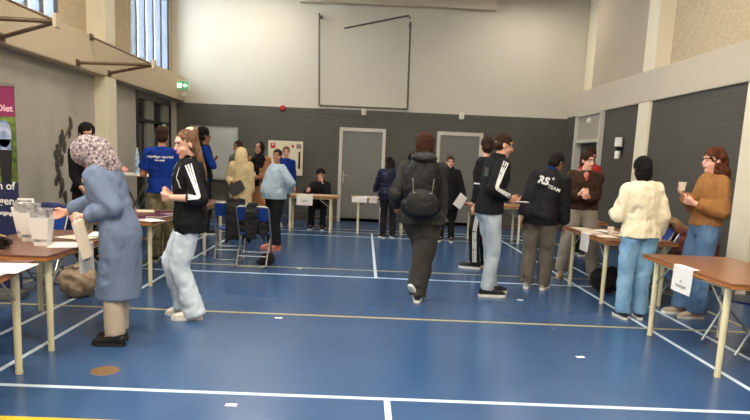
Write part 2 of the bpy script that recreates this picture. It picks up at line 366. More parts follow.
obj('housing', G().loft([(V((0, 0, 0)), V((.07, 0, 0)), V((0, 0, .07))), (V((0, -.05, 0)), V((.065, 0, 0)), V((0, 0, .065))), (V((0, -.08, 0)), V((.04, 0, 0)), V((0, 0, .04)))]), 'red', T, smooth=True)
for x, t in ((-.07, 'small white wall sensor above the left grey door'), (2.22, 'small white wall sensor above the right grey door')):
    T = empty('wall_sensor', (x, YB, 2.6)); tag(T, t, 'sensor', 'white sensors on the back wall')
    obj('housing', G().box((-.055, -.07, -.08), (.055, 0, .08)), 'whiteplastic', T, bevel=.012); obj('lens', G().ell((0, -.07, -.02), (.03, .02, .03)), 'door_frame', T, smooth=True)
T = empty('wall_lamp', (XR+.05, 11.4, 1.95)); tag(T, 'small white cylindrical wall lamp on the dark right wall', 'lamp')
obj('shade', G().loft([(V((-.07, 0, z)), V((.06, 0, 0)), V((0, .11, 0))) for z in (-.02, .15)]), 'whiteplastic', T, smooth=True)
obj('base', G().loft([(V((-.07, 0, z)), V((.05, 0, 0)), V((0, .06, 0))) for z in (-.24, -.1)]), 'whiteplastic', T, smooth=True)
obj('bracket', G().box((-.1, -.03, -.14), (0, .03, -.02)), 'black', T)
T = empty('door_contact_lamp', (XR, 13.1, 2.5)); tag(T, 'little round white sensor on the panel above the right side door', 'lamp')  # round sensor on the transom panel, gives no light
obj('cover', G().ell((-.0, 0, 0), (.05, .06, .06)), 'whiteplastic', T, smooth=True); obj('base', G().box((-.005, -.07, -.07), (.03, .07, .07)), 'door_frame', T)
# notice on glass door
o = obj('door_notice', G().box((0, -.16, -.1), (.012, .16, .1)), 'black'); o.location = (-4.43, 13.5, 2.02); tag(o, 'dark notice with a white patch hung at the top of the glazed left door', 'notice')
obj('white_patch', G().box((.012, -.1, -.05), (.016, .1, .05)), 'paper', o)
# whiteboard and notice board
T = empty('whiteboard', (-3.56, YB, .9)); tag(T, 'large pale whiteboard on the dark back wall behind the young man in blue', 'whiteboard')
obj('writing_surface', G().box((-.54, -.03, 0), (.54, 0, 1.2)), 'whiteboard', T, bevel=.01); obj('frame', G().box((-.56, -.035, -.02), (.56, -.02, .0)).box((-.56, -.035, 1.2), (.56, -.02, 1.22)).box((.54, -.035, 0), (.56, -.02, 1.2)).box((-.56, -.035, 0), (-.54, -.02, 1.2)), 'steel', T); obj('pen_tray', G().box((-.4, -.09, -.03), (.4, -.02, -.015)), 'steel', T)
T = empty('notice_board', (-1.88, YB-.012, 1.05)); tag(T, 'cream notice board with red and black pictogram stickers on the back wall', 'notice board')
obj('board', G().box((-.41, -.03, 0), (.41, 0, .8)), 'board', T, bevel=.004)
g = G().box((-.35, -.035, .62), (-.24, -.03, .74)); o = obj('red_sticker', g, 'red', T); obj('sticker_mark', G().box((-.32, -.037, .69), (-.27, -.035, .72)), 'paper', o)
obj('round_sticker', G().loft([(V((.17, -.03, .68)), V((.035, 0, 0)), V((0, 0, .035))), (V((.17, -.035, .68)), V((.035, 0, 0)), V((0, 0, .035)))]), 'red', T)
o = obj('black_sticker', G().box((.26, -.035, .63), (.36, -.03, .73)), 'black', T); obj('sticker_mark', G().box((.28, -.037, .645), (.34, -.035, .66)).box((.28, -.037, .69), (.34, -.035, .705)), 'paper', o)
obj('pocket', G().cap((.33, -.04, .18), (.33, -.04, .54), .022, .022), 'black', T, smooth=True)
# painted plant decal on the left wall
g = G()
rr = random.Random(3)
for (y, z) in ((9.31, 1.86), (9.26, 1.72), (9.05, 1.66), (8.98, 1.58), (9.1, 1.5), (8.9, 1.45), (8.84, 1.36), (9.0, 1.3), (8.86, 1.2), (8.92, 1.1), (8.84, 1.02), (9.0, .95), (8.95, .84), (9.08, .76)):
    a = rr.uniform(-.6, .6); u = V((0, math.sin(a)*.1, math.cos(a)*.1)); v = V((0, math.cos(a)*.055, -math.sin(a)*.055)); c = V((-4.447, y, z))
    g.loft([(c, u, v), (c+V((.002, 0, 0)), u, v)]); g.loft([(c+V((.0021, .02, .01)), u*.5, v*.35), (c+V((.003, .02, .01)), u*.5, v*.35)])
g.tube([(-4.446, 9.3, 1.85), (-4.446, 9.0, 1.5), (-4.446, 8.86, 1.1), (-4.446, 9.1, .6)], .012)
M['decal'] = mat('charcoal_leaf_paint', (96, 90, 80), .7, c2=(28, 27, 26), vs=26)
o = obj('wall_decal', g, 'decal'); tag(o, 'black and grey leaf pattern running down the left grey wall behind the dark-haired person', 'mural')

# roll-up banner at the far left
M['magenta'] = mat('magenta_banner_print', (134, 38, 84), .6, var=.04); M['navy'] = mat('navy_banner_print', (28, 36, 78), .6, var=.05)
M['leafgreen'] = mat('green_foliage_print', (120, 146, 54), .6, c2=(44, 60, 26), vs=9); M['printblack'] = mat('dark_trouser_print', (26, 24, 30), .6, var=.2); M['printblue'] = mat('white_blue_shirt_print', (196, 206, 224), .6, c2=(96, 120, 170), vs=12); M['pink_text'] = mat('pink_letter_print', (238, 190, 206), .6)
T = empty('rollup_banner', (-3.735, 5.85, 0)); tag(T, 'tall roll-up banner with magenta top and outdoor photo, cut by the left edge', 'banner')
obj('banner_sheet', G().box((-.42, 0, .1), (.42, .004, 2.05)), 'navy', T); obj('top_rail', G().box((-.43, -.01, 2.04), (.43, .014, 2.065)), 'steel', T); obj('base', G().box((-.43, -.1, 0), (.43, .12, .09)), 'steel', T, bevel=.02); obj('pole', G().tube([(0, .04, .05), (0, .04, 2.05)], .012), 'steel', T)
obj('magenta_header', G().box((-.42, -.003, 1.76), (.42, 0, 2.04)), 'magenta', T)
ph = obj('photo_print', G().box((-.42, -.003, 1.14), (.42, 0, 1.76)), 'leafgreen', T)
g = G(); c = V((.31, -.004, 1.60)); g.loft([(c, V((.07, 0, 0)), V((0, 0, .13))), (c-V((0, .002, 0)), V((.07, 0, 0)), V((0, 0, .13)))]); g.box((.26, -.006, 1.40), (.37, -.004, 1.55)); obj('shirt_print', g, 'printblue', ph)
g = G(); g.add([(.25, -.007, 1.45), (.38, -.007, 1.45), (.36, -.007, 1.14), (.27, -.007, 1.14)], [(0, 1, 2, 3)]); obj('trouser_print', g, 'printblack', ph)
for body, sz, x, z, mm in (('DOlet', .085, .29, 1.81, 'pink_text'), ('en of', .105, .28, 1.075, 'paper'), ('egen', .105, .28, .93, 'paper'), ('vereniging.nl', .05, .27, .83, 'paper')):
    me = text_mesh(body, sz, .002); me.transform(Matrix.Translation((x, -.0035, z)) @ Matrix.Rotation(PI/2, 4, 'X')); link('lettering', me, mm, T)

# ------------------------------------------------------------ tables
def table(x0, y0, L, W, rz, label, top='wood_top', leg='cream_steel', long_x=False, h=.74):
    """centre (x0,y0); long side L along local Y"""
    T = empty('folding_table', (x0, y0, 0), rz); tag(T, label, 'table', None)
    a, b2 = W/2, L/2
    obj('tabletop', G().box((-a, -b2, h-.014), (a, b2, h)), top, T, bevel=.004)
    obj('edge_band', G().box((-a+.002, -b2+.002, h-.042), (a-.002, b2-.002, h-.0145)), 'wood_edge', T, bevel=.004)
    obj('frame', G().box((-a+.06, -b2+.12, h-.072), (-a+.09, b2-.12, h-.042)).box((a-.09, -b2+.12, h-.072), (a-.06, b2-.12, h-.042)).box((-a+.07, -b2+.14, h-.072), (a-.07, -b2+.17, h-.042)).box((-a+.07, b2-.17, h-.072), (a-.07, b2-.14, h-.042)), leg, T)
    for sx in (-1, 1):
        for sy in (-1, 1):
            x = sx*(a-.075); y = sy*(b2-.155)
            l = obj('leg', G().tube([(x, y, h-.045), (x, y, .02)], [.026, .022], 12), leg, T, smooth=True)
            obj('rubber_foot', G().tube([(x, y, .022), (x, y, 0)], [.024, .023], 12), 'cream_steel' if leg == 'cream_steel' else 'black', l)
            obj('brace', G().tube([(x, y, h-.25), (x, y-sy*.24, h-.06)], .008, 8), 'grey_steel', T)
    return T
table(-2.60, 4.90, 1.40, .80, 0, 'brown folding table with cream legs carrying white brochure stands, left foreground', 'wood_red')
table(-2.47, 3.30, 1.35, .80, -math.radians(-10), 'brown table cut by the left edge, nearest on the left, papers on top', 'wood_red')
table(-2.67, 7.20, 1.40, .80, 0, 'brown folding table with maroon folders behind the woman in the blue coat', 'wood_red')
table(-2.62, 9.35, 1.30, .75, 0, 'far left folding table partly hidden behind the woman in the striped black jacket', 'wood_red')
table(3.03, 4.88, 1.40, .80, 0, 'brown folding table in the right foreground with a blank-topped paper sign over its edge')
table(3.06, 7.20, 1.38, .80, 0, 'brown folding table strewn with papers beside the woman in the cream jumper', 'wood_top')
table(3.15, 9.35, 1.36, .80, 0, 'folding table behind the man in the lettered black jacket, right side', 'wood_top')
M['wood_pale'] = mat('pale_brown_laminate', (188, 146, 104), .35, var=.06, vs=5)
table(-1.06, 12.42, 1.12, .65, PI/2, 'small table with a paper sign where the person in black sits', 'wood_pale')
table(.35, 12.45, 1.20, .65, PI/2, 'small table with two white papers between the grey doors, beside the puffer jacket', 'wood_pale')
table(2.58, 11.85, 1.20, .65, PI/2, 'small table behind the man in the striped sleeve jacket, below the right grey door', 'wood_pale')
# high table with white top at the left wall
T = empty('standing_table', (-3.62, 9.6, 0)); tag(T, 'tall white-topped folding table by the left wall near the man in the blue shirt', 'table')
obj('tabletop', G().box((-.35, -.3, 1.1), (.35, .3, 1.13)), 'whiteplastic', T, bevel=.01)
for s in (-1, 1):
    obj('leg', G().tube([(-.3, s*.2, 1.1), (.28, s*.2, 0.01)], .014), 'dark_steel', T); obj('leg', G().tube([(.3, s*.16, 1.1), (-.28, s*.16, 0.01)], .014), 'dark_steel', T)

# hanging paper signs
def sign(x, y, z, w_, h_, rz, label, drop=.1, lines=True, body=None):
    """sheet folded over a table edge; local -Y is its face"""
    T = empty('paper_sign', (x, y, z), rz); tag(T, label, 'sign', None)
    g = G(); t = .0015; pts = [(.05, .0025), (.0, .0025), (-.005, -.004), (-.006, -h_*.5), (-.012, -h_)]
    n = len(pts)
    vs = [(sx*w_/2, p[0], p[1]) for p in pts for sx in (-1, 1)] + [(sx*w_/2, p[0]-t*.7, p[1]+t) for p in pts for sx in (-1, 1)]
    fs = []
    for i in range(n-1):
        a = 2*i; fs += [(a, a+1, a+3, a+2), (2*n+a+2, 2*n+a+3, 2*n+a+1, 2*n+a), (a, a+2, 2*n+a+2, 2*n+a), (a+1, 2*n+a+1, 2*n+a+3, a+3)]
    fs += [(0, 2*n, 2*n+1, 1), (2*n-2, 2*n-1, 4*n-1, 4*n-2)]
    g.add(vs, fs); obj('sheet', g, 'paper', T)
    if body:
        for tx, sz, zz in body:
            me = text_mesh(tx, sz, .0006); me.transform(Matrix.Translation((0, -.0155, zz)) @ Matrix.Rotation(PI/2, 4, 'X')); link('printed_text', me, 'ink', T)
    return T
sign(2.628, 4.83, .742, .30, .21, -PI/2, 'white paper sign with small grey text hanging over the edge of the right foreground table', body=[('02', .03, -.125), ('Inschrijven', .038, -.165)])
sign(2.655, 7.12, .742, .27, .21, -PI/2, 'white paper sign with a tiny mark on the edge of the paper-strewn right table', body=[('+', .03, -.12)])
sign(-1.17, 12.09, .742, .32, .20, 0, 'white paper sign hanging from the table of the seated person in black', body=[('Tafel 4', .05, -.13)])
sign(-.08, 12.12, .742, .30, .10, 0, 'wider white paper on the front of the table between the grey doors'); sign(.2, 12.12, .742, .16, .10, 0, 'smaller white paper right of the wide one on the table between the grey doors')
sign(-2.198, 4.78, .742, .26, .22, PI/2, 'white paper hanging over the edge of the brochure table beside the blue coat', body=[('Info', .05, -.08), ('balie', .05, -.13)])

# ------------------------------------------------------------ folding chairs
def folding_chair(x, y, rz, label, open_=True):
    T = empty('folding_chair', (x, y, 0), rz); tag(T, label, 'chair', 'blue folding chairs')
    w_ = .215; r = .012
    def U(pt, pb, round_top=True):
        """rounded U: pt top (y,z), pb bottom (y,z)"""
        t = V((0, pt[0], pt[1])); b2 = V((0, pb[0], pb[1])); d = (t-b2).normalized(); R = .05
        p = [V((-w_, 0, 0))+b2, V((-w_, 0, 0))+t-d*R, V((-w_+R*.3, 0, 0))+t-d*R*.3, V((-w_+R, 0, 0))+t, V((w_-R, 0, 0))+t, V((w_-R*.3, 0, 0))+t-d*R*.3, V((w_, 0, 0))+t-d*R, V((w_, 0, 0))+b2]
        return p
    obj('front_frame', G().tube(U((-.2, .82), (.24, .012)), r, 8), 'steel', T, smooth=True)
    w_ = .20; obj('rear_frame', G().tube(U((-.27, .012), (.14, .42)), r, 8), 'steel', T, smooth=True)
    obj('crossbar', G().tube([(-.21, .165, .15), (.21, .165, .15)], .008, 8), 'steel', T); obj('crossbar', G().tube([(-.2, -.14, .14), (.2, -.14, .14)], .008, 8), 'steel', T)
    g = G(); g.loft([(V((0, .02, .425)), V((.195, 0, 0)), V((0, .19, 0))), (V((0, .02, .432)), V((.205, 0, 0)), V((0, .2, 0))), (V((0, .02, .447)), V((.2, 0, 0)), V((0, .195, 0)))]); obj('seat', g, 'blue_plastic', T, smooth=True)
    g = G(); n = 9; vs = []; fs = []
    for i in range(n):
        t = i/(n-1)*2-1
        for z, y0 in ((.62, -.092), (.80, -.19)):
            for dy in (0, .012): vs.append((t*.2, y0 + .0 - .03*(1-t*t) + dy, z))
    for i in range(n-1):
        a = 4*i; fs += [(a, a+4, a+6, a+2), (a+1, a+3, a+7, a+5), (a, a+1, a+5, a+4), (a+2, a+6, a+7, a+3)]
    fs += [(0, 2, 3, 1), (4*n-4, 4*n-3, 4*n-1, 4*n-2)]; g.add(vs, fs); obj('backrest', g, 'blue_plastic', T, smooth=True)
    return T
folding_chair(-1.47, 8.24, 0, 'blue folding chair with a black coat on it, nearer of the middle pair')
folding_chair(-1.90, 8.72, .12, 'blue folding chair with steel frame just left of the coat-draped chair')
folding_chair(-3.37, 6.3, PI, 'blue folding chair behind the brochure table holding a dark blue jacket')
folding_chair(-3.3, 3.75, -PI/2-.1, 'folding chair at the left edge behind the nearest left table')
folding_chair(3.38, 5.1, PI/2+.1, 'folding chair tucked under the right foreground table near the right edge')
folding_chair(3.85, 4.25, PI/2-.2, 'folding chair cut by the right edge behind the right foreground table')
folding_chair(3.62, 7.50, PI/2, 'folding chair under the brown coat, behind the strewn right table')
folding_chair(3.62, 6.95, PI/2, 'folding chair under the dark red coat, near end of the strewn right table')
folding_chair(-1.0, 13.05, PI, 'folding chair under the seated person in black at the back')

def cloth(name, mats, label, cat, g, vox=.012, wr=.012, wf=9, loc=(0, 0, 0), rz=0, seed=0, group=None):
    me = remeshed(g, vox, 5, .5, wr, wf, seed=seed); o = link(name, me, mats, None); o.location = loc; o.rotation_euler[2] = rz; return tag(o, label, cat, group)
M['black_cloth'] = mat('black_wool_cloth', (20, 20, 22), .9, var=.15, vs=20, bump=.3, bs=150); M['navy_cloth'] = mat('navy_blue_nylon', (26, 44, 92), .6, var=.1, bump=.3, bs=30)
def drape(wd, path, th=.02, n=7, taper=0):
    g = G()
    for i in range(n):
        x = -wd/2 + wd*i/(n-1); k = rr.uniform(.8, 1.0)
        for (a, b2) in zip(path[:-1], path[1:]):
            g.cap((x*(1-taper*(path[0][1]-a[1])), a[0], a[1] if a != path[0] else a[1]), (x, b2[0], path[-1][1]+(b2[1]-path[-1][1])*k if b2 == path[-1] else b2[1]), th*1.5, th*1.5)
    return g
g = drape(.11, [(-.19, .80), (-.27, .74), (-.26, .6), (-.25, .42)], .018, 5); g.cap((-.05, -.2, .84), (.06, -.2, .84), .03, .03); g.cap((-.1, -.12, .62), (.12, -.1, .55), .03, .05).cap((-.14, -.1, .5), (.15, -.1, .47), .035, .045).cap((.1, -.16, .5), (.17, -.17, .36), .03, .015)
cloth('coat', 'black_cloth', 'black coat draped over the back of the nearer middle folding chair', 'coat', g, .012, .015, 12, (-1.47, 8.24, .0))
g = drape(.2, [(-.19, .84), (-.27, .76), (-.27, .5), (-.26, .34)], .02, 7); g.cap((-.1, -.2, .86), (.1, -.2, .86), .03, .03); g.cap((.07, -.26, .6), (.2, -.25, .3), .04, .025).cap((-.08, -.26, .5), (-.12, -.25, .27), .03, .02)
cloth('coat', 'black_cloth', 'long black coat hanging between the two middle folding chairs', 'coat', g, .012, .018, 10, (-1.80, 8.66, .0), .1, 3)
g = G().ell((0, 0, .10), (.13, .1, .12)).ell((.02, .07, .12), (.1, .07, .1)).cap((-.05, -.05, .2), (.05, -.05, .22), .02, .02).ell((-.1, -.03, .05), (.1, .06, .05))
cloth('backpack', 'black_cloth', 'small black bag on the floor under the nearer middle folding chair', 'bag', g, .012, .01, 14, (-1.30, 8.3, .0)).scale = (.8, .8, .75)
g = drape(.38, [(-.24, .84), (-.32, .72), (-.3, .55)], .025, 9); g.ell((0, -.22, .84), (.22, .06, .06))
cloth('jacket', 'navy_cloth', 'dark blue jacket over the chair behind the brochure table', 'jacket', g, .012, .02, 9, (-3.37, 6.3, .0), PI, 5)
M['beige_cloth'] = mat('beige_canvas', (190, 168, 142), .9, c2=(150, 126, 104), vs=9, bump=.4, bs=60)
for (x, y, s, t, sd) in ((-2.85, 6.05, 1.0, 'crumpled beige bag on the floor under the far end of the brochure table', 1), (-2.52, 6.1, .75, 'smaller beige bag leaning beside the crumpled one by the blue coat', 2), (-2.98, 6.38, .8, 'beige bundle farthest left on the floor beneath the brochure table', 4)):
    g = G().ell((0, 0, .13), (.17, .13, .14)).ell((.06, .02, .2), (.1, .1, .12)).ell((-.1, .04, .16), (.09, .1, .12)).cap((-.05, 0, .3), (.06, 0, .3), .02, .02)
    o = cloth('bag', 'beige_cloth', t, 'bag', g, .014, .03, 9, (x, y, 0.008), sd, sd, 'beige bags under the brochure table'); o.scale = (s, s, s)
M['brown_coat'] = mat('brown_suede', (122, 88, 56), .9, var=.15, vs=15, bump=.3, bs=90); M['maroon_cloth'] = mat('dark_red_wool', (84, 34, 26), .9, var=.15, vs=15, bump=.3, bs=90)
g = drape(.5, [(-.2, .84), (-.31, .78), (-.3, .66), (-.28, .5)], .03, 10); g.ell((.0, -.2, .86), (.26, .08, .06))
cloth('coat', 'brown_coat', 'brown coat over a chair, behind the paper cup', 'coat', g, .014, .02, 8, (3.62, 7.5, 0.03), PI/2, 6)
g = drape(.55, [(-.2, .80), (-.33, .7), (-.33, .5), (-.3, .25)], .035, 10); g.ell((.05, -.2, .62), (.22, .11, .16))
cloth('coat', 'maroon_cloth', 'dark red coat heaped right of the brown coat by the right wall', 'coat', g, .014, .03, 7, (3.62, 6.95, 0.0), PI/2, 8)
g = G().ell((0, 0, .12), (.2, .16, .12)).ell((.1, .1, .18), (.12, .1, .12)).ell((-.1, -.06, .2), (.12, .1, .1))
cloth('bag', 'black_cloth', 'black bag on the floor below the paper-strewn table at right', 'bag', g, .014, .02, 9, (3.05, 7.35, 0.005), 0, 3)
# plaid tote behind the blue coat
M['plaid'] = mat('pink_plaid_cloth', (214, 190, 188), .9, c2=(120, 84, 90), vs=16, bump=.2)
g = G().ell((0, 0, .10), (.13, .08, .10)).ell((-.02, 0, .22), (.09, .06, .12)).cap((-.05, 0, .3), (-.1, 0, .4), .02, .015)
cloth('scarf', 'plaid', 'pink and grey plaid scarf bundle on the table behind the blue coat', 'scarf', g, .012, .015, 12, (-2.72, 6.75, .745), 0, 2)

# ------------------------------------------------------------ things on the tables
def brochure_stand(x, y, rz, label, s=1.0, dark=False):
    T = empty('brochure_stand', (x, y, .741), rz); tag(T, label, 'brochure stand', 'white brochure stands on the left table'); T.scale = (s, s, s)
    g = G(); a, b2 = .045, .075
    g.add([(-a, -.04, 0), (a, -.04, 0), (b2, -.065, .21), (-b2, -.065, .21), (-a, .035, 0), (a, .035, 0), (b2, .04, .21), (-b2, .04, .21), (-a+.01, -.036, .02), (a-.01, -.036, .02), (b2-.006, -.059, .21), (-b2+.006, -.059, .21), (-a+.01, .03, .02), (a-.01, .03, .02), (b2-.006, .034, .21), (-b2+.006, .034, .21)],
          [(0, 1, 2, 3), (5, 4, 7, 6), (1, 5, 6, 2), (4, 0, 3, 7), (0, 4, 5, 1), (9, 8, 11, 10), (12, 13, 14, 15), (13, 9, 10, 14), (8, 12, 15, 11), (8, 9, 13, 12), (3, 2, 10, 11), (2, 6, 14, 10), (6, 7, 15, 14), (7, 3, 11, 15)])
    obj('holder', g, 'paper', T)
    for k in range(3):
        y0 = -.045+.03*k; g = G().add([(-.05, y0, .03), (.05, y0, .03), (.06, y0-.01+.02*k, .25+.012*k), (-.06, y0-.01+.02*k, .25+.012*k), (-.05, y0+.006, .03), (.05, y0+.006, .03), (.06, y0-.004+.02*k, .25+.012*k), (-.06, y0-.004+.02*k, .25+.012*k)], [(0, 1, 2, 3), (5, 4, 7, 6), (1, 5, 6, 2), (4, 0, 3, 7), (3, 2, 6, 7), (0, 4, 5, 1)])
        obj('leaflet', g, 'brochure' if k < 2 or dark else 'paper', T)
M['brochure'] = mat('printed_leaflet', (196, 194, 190), .5, c2=(84, 82, 88), vs=16)
brochure_stand(-2.47, 4.66, .05, 'white brochure stand flared at the top, nearest the reaching hand', 1.05, True)
brochure_stand(-2.67, 4.86, .15, 'white brochure stand second from the reaching hand, leaflets fanned', 1.1, True)
brochure_stand(-2.82, 5.06, .2, 'white brochure stand third from the hand, in the row', 1.05)
brochure_stand(-2.95, 5.28, .2, 'white brochure stand farthest left, in front of the magenta banner', 1.1)
T = empty('camera_case', (-2.72, 4.42, .741), .2); tag(T, 'small glossy black case at the front of the brochure table', 'case')
obj('body', G().box((-.13, -.06, 0), (.13, .06, .09)), mat('glossy_black_case', (20, 17, 15), .2, var=.1), T, bevel=.025); obj('strap', G().tube([(-.11, 0, .09), (-.06, -.01, .11), (.04, .01, .105), (.1, 0, .09)], .006), mat('tan_strap', (170, 140, 90), .6), T)
def papers(spots, z, group, mats=('paper', 'paper_warm'), sz=(.21, .297)):
    for i, (x, y, r, t) in enumerate(spots):
        o = obj('paper_sheet', G().box((-sz[0]/2, -sz[1]/2, 0), (sz[0]/2, sz[1]/2, .002+.001*(i % 2))), mats[i % len(mats)]); o.location = (x, y, z+.0006+.0034*i*.5); o.rotation_euler[2] = r; tag(o, t, 'paper', group)
papers([(-2.33, 4.72, .3, 'cream sheet on the brochure table beside the nearest stand'), (-2.42, 5.12, 1.2, 'white sheet behind the reaching hand on the brochure table'), (-2.32, 5.38, .2, 'pinkish sheet at the far end of the brochure table')], .741, 'papers on the brochure table')
papers([(-2.2, 3.72, .1, 'white sheet on the corner of the nearest left table'), (-2.44, 3.6, .15, 'second white sheet behind the corner one on the nearest left table'), (-2.2, 3.36, .2, 'white sheet at the camera side of the nearest left table')], .741, 'papers on the nearest left table', ('paper',), (.25, .33))
M['maroon'] = mat('maroon_folder', (86, 28, 56), .45, var=.08); M['folder_white'] = mat('white_folder', (216, 208, 206), .5, var=.03)
for i, (x, y, r, t, mm) in enumerate(((-2.55, 6.78, .3, 'maroon folder nearest on the table behind the blue coat', 'maroon'), (-2.40, 7.12, -.2, 'maroon folder in the middle of that table by the jacket', 'maroon'), (-2.45, 7.5, .4, 'maroon folder at the far end of the folder table', 'maroon'), (-2.86, 7.05, .1, 'white folder left of the maroon folders', 'folder_white'))):
    T = obj('folder', G().box((-.11, -.16, 0), (.11, .16, .012)), mm, bevel=.003); T.location = (x, y, .7412); T.rotation_euler[2] = r; tag(T, t, 'folder', 'folders on the left table'); obj('inside_pages', G().box((-.1, -.162, .003), (.112, .15, .009)), 'paper', T)
papers([(-2.34, 6.66, .9, 'loose white sheet at the corner of the folder table'), (-2.74, 7.62, .4, 'white sheet at the back of the folder table'), (-2.9, 6.62, 1.1, 'white sheet far left on the folder table')], .741, 'papers on the folder table')
papers([(2.80, 7.66, .1, 'cream sheet at the far corner of the strewn right table'), (2.78, 7.28, .0, 'cream sheet in the middle edge of the strewn right table'), (3.02, 7.45, .5, 'sheet overlapping the middle of the strewn right table'), (2.79, 6.86, -.1, 'pinkish cream sheet nearest the cream jumper'), (3.05, 7.0, .2, 'sheet beside the paper cup on the strewn right table')], .741, 'papers on the strewn right table', ('paper_warm', 'paper_warm', 'paper'))
papers([(-1.15, 12.35, 1.5, 'white sheet on the left of the small table with the paper sign'), (-.78, 12.3, 1.2, 'white sheet before the seated person in black')], .741, 'papers before the seated person')
papers([(-.02, 12.35, 1.5, 'white sheet on the left of the table between the grey doors'), (.3, 12.4, 1.4, 'white sheet right of another on the table between the grey doors')], .741, 'papers between the grey doors')
o = obj('booklet', G().box((-.12, -.09, 0), (.12, .09, .02)), 'navy', bevel=.004); o.location = (.12, 12.58, .745); tag(o, 'dark blue booklet on the table between the grey doors', 'booklet'); obj('page_block', G().box((-.115, -.092, .004), (.121, .085, .016)), 'paper', o)
papers([(2.2, 11.75, 1.4, 'white sheet on the small table below the right grey door')], .741, 'papers below the right door')
def cup(x, y, z, label, parent=None, s=1.0, col='paper_warm'):
    T = empty('paper_cup', (x, y, z)); tag(T, label, 'cup', None)
    g = G(); g.loft([(V((0, 0, 0)), V((.027, 0, 0)), V((0, .027, 0))), (V((0, 0, .085)), V((.038, 0, 0)), V((0, .038, 0))), (V((0, 0, .084)), V((.035, 0, 0)), V((0, .035, 0))), (V((0, 0, .03)), V((.03, 0, 0)), V((0, .03, 0)))])
    obj('cup_wall', g, col, T, smooth=True); obj('rim', G().tube([(.038*math.cos(a), .038*math.sin(a), .086) for a in np.linspace(0, 2*PI, 17)], .0025, 6), 'paper', T, smooth=True); return T
cup(3.30, 6.66, .7412, 'paper cup standing on the near corner of the strewn right table'); cup(2.93, 7.08, .748, 'paper cup left of the cream jumper among the papers')
# maroon magazine pile on standing table, drinks bottle
T = empty('drinks_bottle', (-3.50, 9.42, 1.131)); tag(T, 'clear pale blue bottle standing on the tall white-topped table', 'bottle')
M['clear_blue'] = mat('pale_blue_plastic', (190, 216, 232), .15, c2=(120, 150, 176), vs=14)
g = G().loft([(V((0, 0, z)), V((r_, 0, 0)), V((0, r_, 0))) for z, r_ in ((0, .03), (.01, .036), (.09, .036), (.11, .03), (.13, .036), (.2, .036), (.23, .028), (.25, .034), (.31, .03), (.36, .014), (.38, .014))]); obj('body', g, 'clear_blue', T, smooth=True); obj('cap', G().loft([(V((0, 0, z)), V((.016, 0, 0)), V((0, .016, 0))) for z in (.378, .4)]), 'whiteplastic', T, smooth=True)
M['pink_cloth'] = mat('pink_cloth', (222, 160, 148), .9, var=.1, vs=20)
cloth('cloth_bundle', 'pink_cloth', 'small pink cloth bundle on the tall white-topped table', 'cloth', G().ell((0, 0, .05), (.13, .08, .05)).ell((-.05, 0, .08), (.06, .06, .04)), .01, .012, 14, (-3.80, 9.5, 1.137), 0, 3)
# ------------------------------------------------------------ people
def skin(name, c): M[name] = mat(name, c, .55, var=.04, vs=12, sss=.08, bump=.05, bs=80)
skin('fair_skin', (226, 172, 148)); skin('light_skin', (212, 158, 132)); skin('tan_skin', (176, 122, 92)); skin('brown_skin', (134, 90, 64)); skin('dark_skin', (92, 60, 44))
def hairm(name, c, c2): M[name] = mat(name, c, .75, c2=c2, vs=30, stretch=(2, 2, .5), bump=.5, bs=90, spec=.15)
hairm('black_hair', (22, 19, 18), (38, 32, 30)); hairm('dark_brown_hair', (40, 27, 20), (62, 42, 30)); hairm('auburn_hair', (82, 46, 30), (44, 26, 18)); hairm('light_brown_hair', (132, 100, 76), (88, 64, 46)); hairm('red_brown_hair', (106, 60, 36), (60, 32, 20))
def fab(name, c, v=.08, vs=9, rough=.85, bump=.25, bs=160, **k): M[name] = mat(name, c, rough, var=v, vs=vs, bump=bump, bs=bs, spec=.2, **k)
fab('slate_blue_wool', (110, 124, 148), .06, 4); fab('beige_cotton', (188, 172, 150)); fab('black_jersey', (24, 24, 27), .15); fab('light_denim', (206, 218, 226), .12, 7); fab('royal_blue_cotton', (14, 48, 128), .08)
fab('camo_cotton', (140, 128, 96), c2=(88, 84, 60), vs=14); fab('cream_wool', (206, 184, 140), .08); fab('camel_wool', (150, 104, 70), .08); fab('pale_blue_cotton', (160, 178, 188), .06); fab('black_trouser', (30, 30, 32), .12)
fab('navy_nylon', (24, 28, 52), .1, rough=.5); fab('charcoal_cotton', (52, 51, 49), .12); fab('grey_olive_trouser', (60, 57, 52), .1); fab('faded_denim', (192, 202, 206), c2=(160, 174, 184), vs=6); fab('black_softshell', (20, 20, 23), .15, rough=.6)
fab('grey_trouser', (102, 94, 84), .1); fab('dark_brown_fleece', (58, 38, 26), .15, vs=18); fab('mid_grey_trouser', (146, 136, 122), .07); fab('cream_knit', (232, 220, 188), .05, vs=30, bump=.6, bs=70); fab('sky_denim', (140, 178, 204), c2=(108, 150, 182), vs=5); fab('brown_knit', (150, 104, 58), .12, vs=30, bump=.6, bs=70)
fab('mid_denim', (100, 130, 162), c2=(76, 106, 140), vs=5); fab('red_cotton', (150, 40, 36), .1); fab('black_scarf', (18, 17, 18), .15); fab('cream_scarf', (214, 192, 148), .08); fab('olive_grey', (84, 86, 74), .1)
M['pattern_scarf'] = mat('patterned_scarf', (196, 178, 176), .85, c2=(66, 56, 64), vs=55, bump=.3, bs=80)
M['sclera'] = mat('eye_white', (150, 136, 128), .5); M['iris'] = mat('dark_iris', (40, 28, 22), .2); M['lips'] = mat('lips', (172, 96, 84), .5)
M['stripe'] = mat('white_stripe', (226, 226, 222), .7, var=.03); M['redscarf'] = mat('red_white_scarf', (170, 34, 36), .8, c2=(206, 150, 142), vs=24)
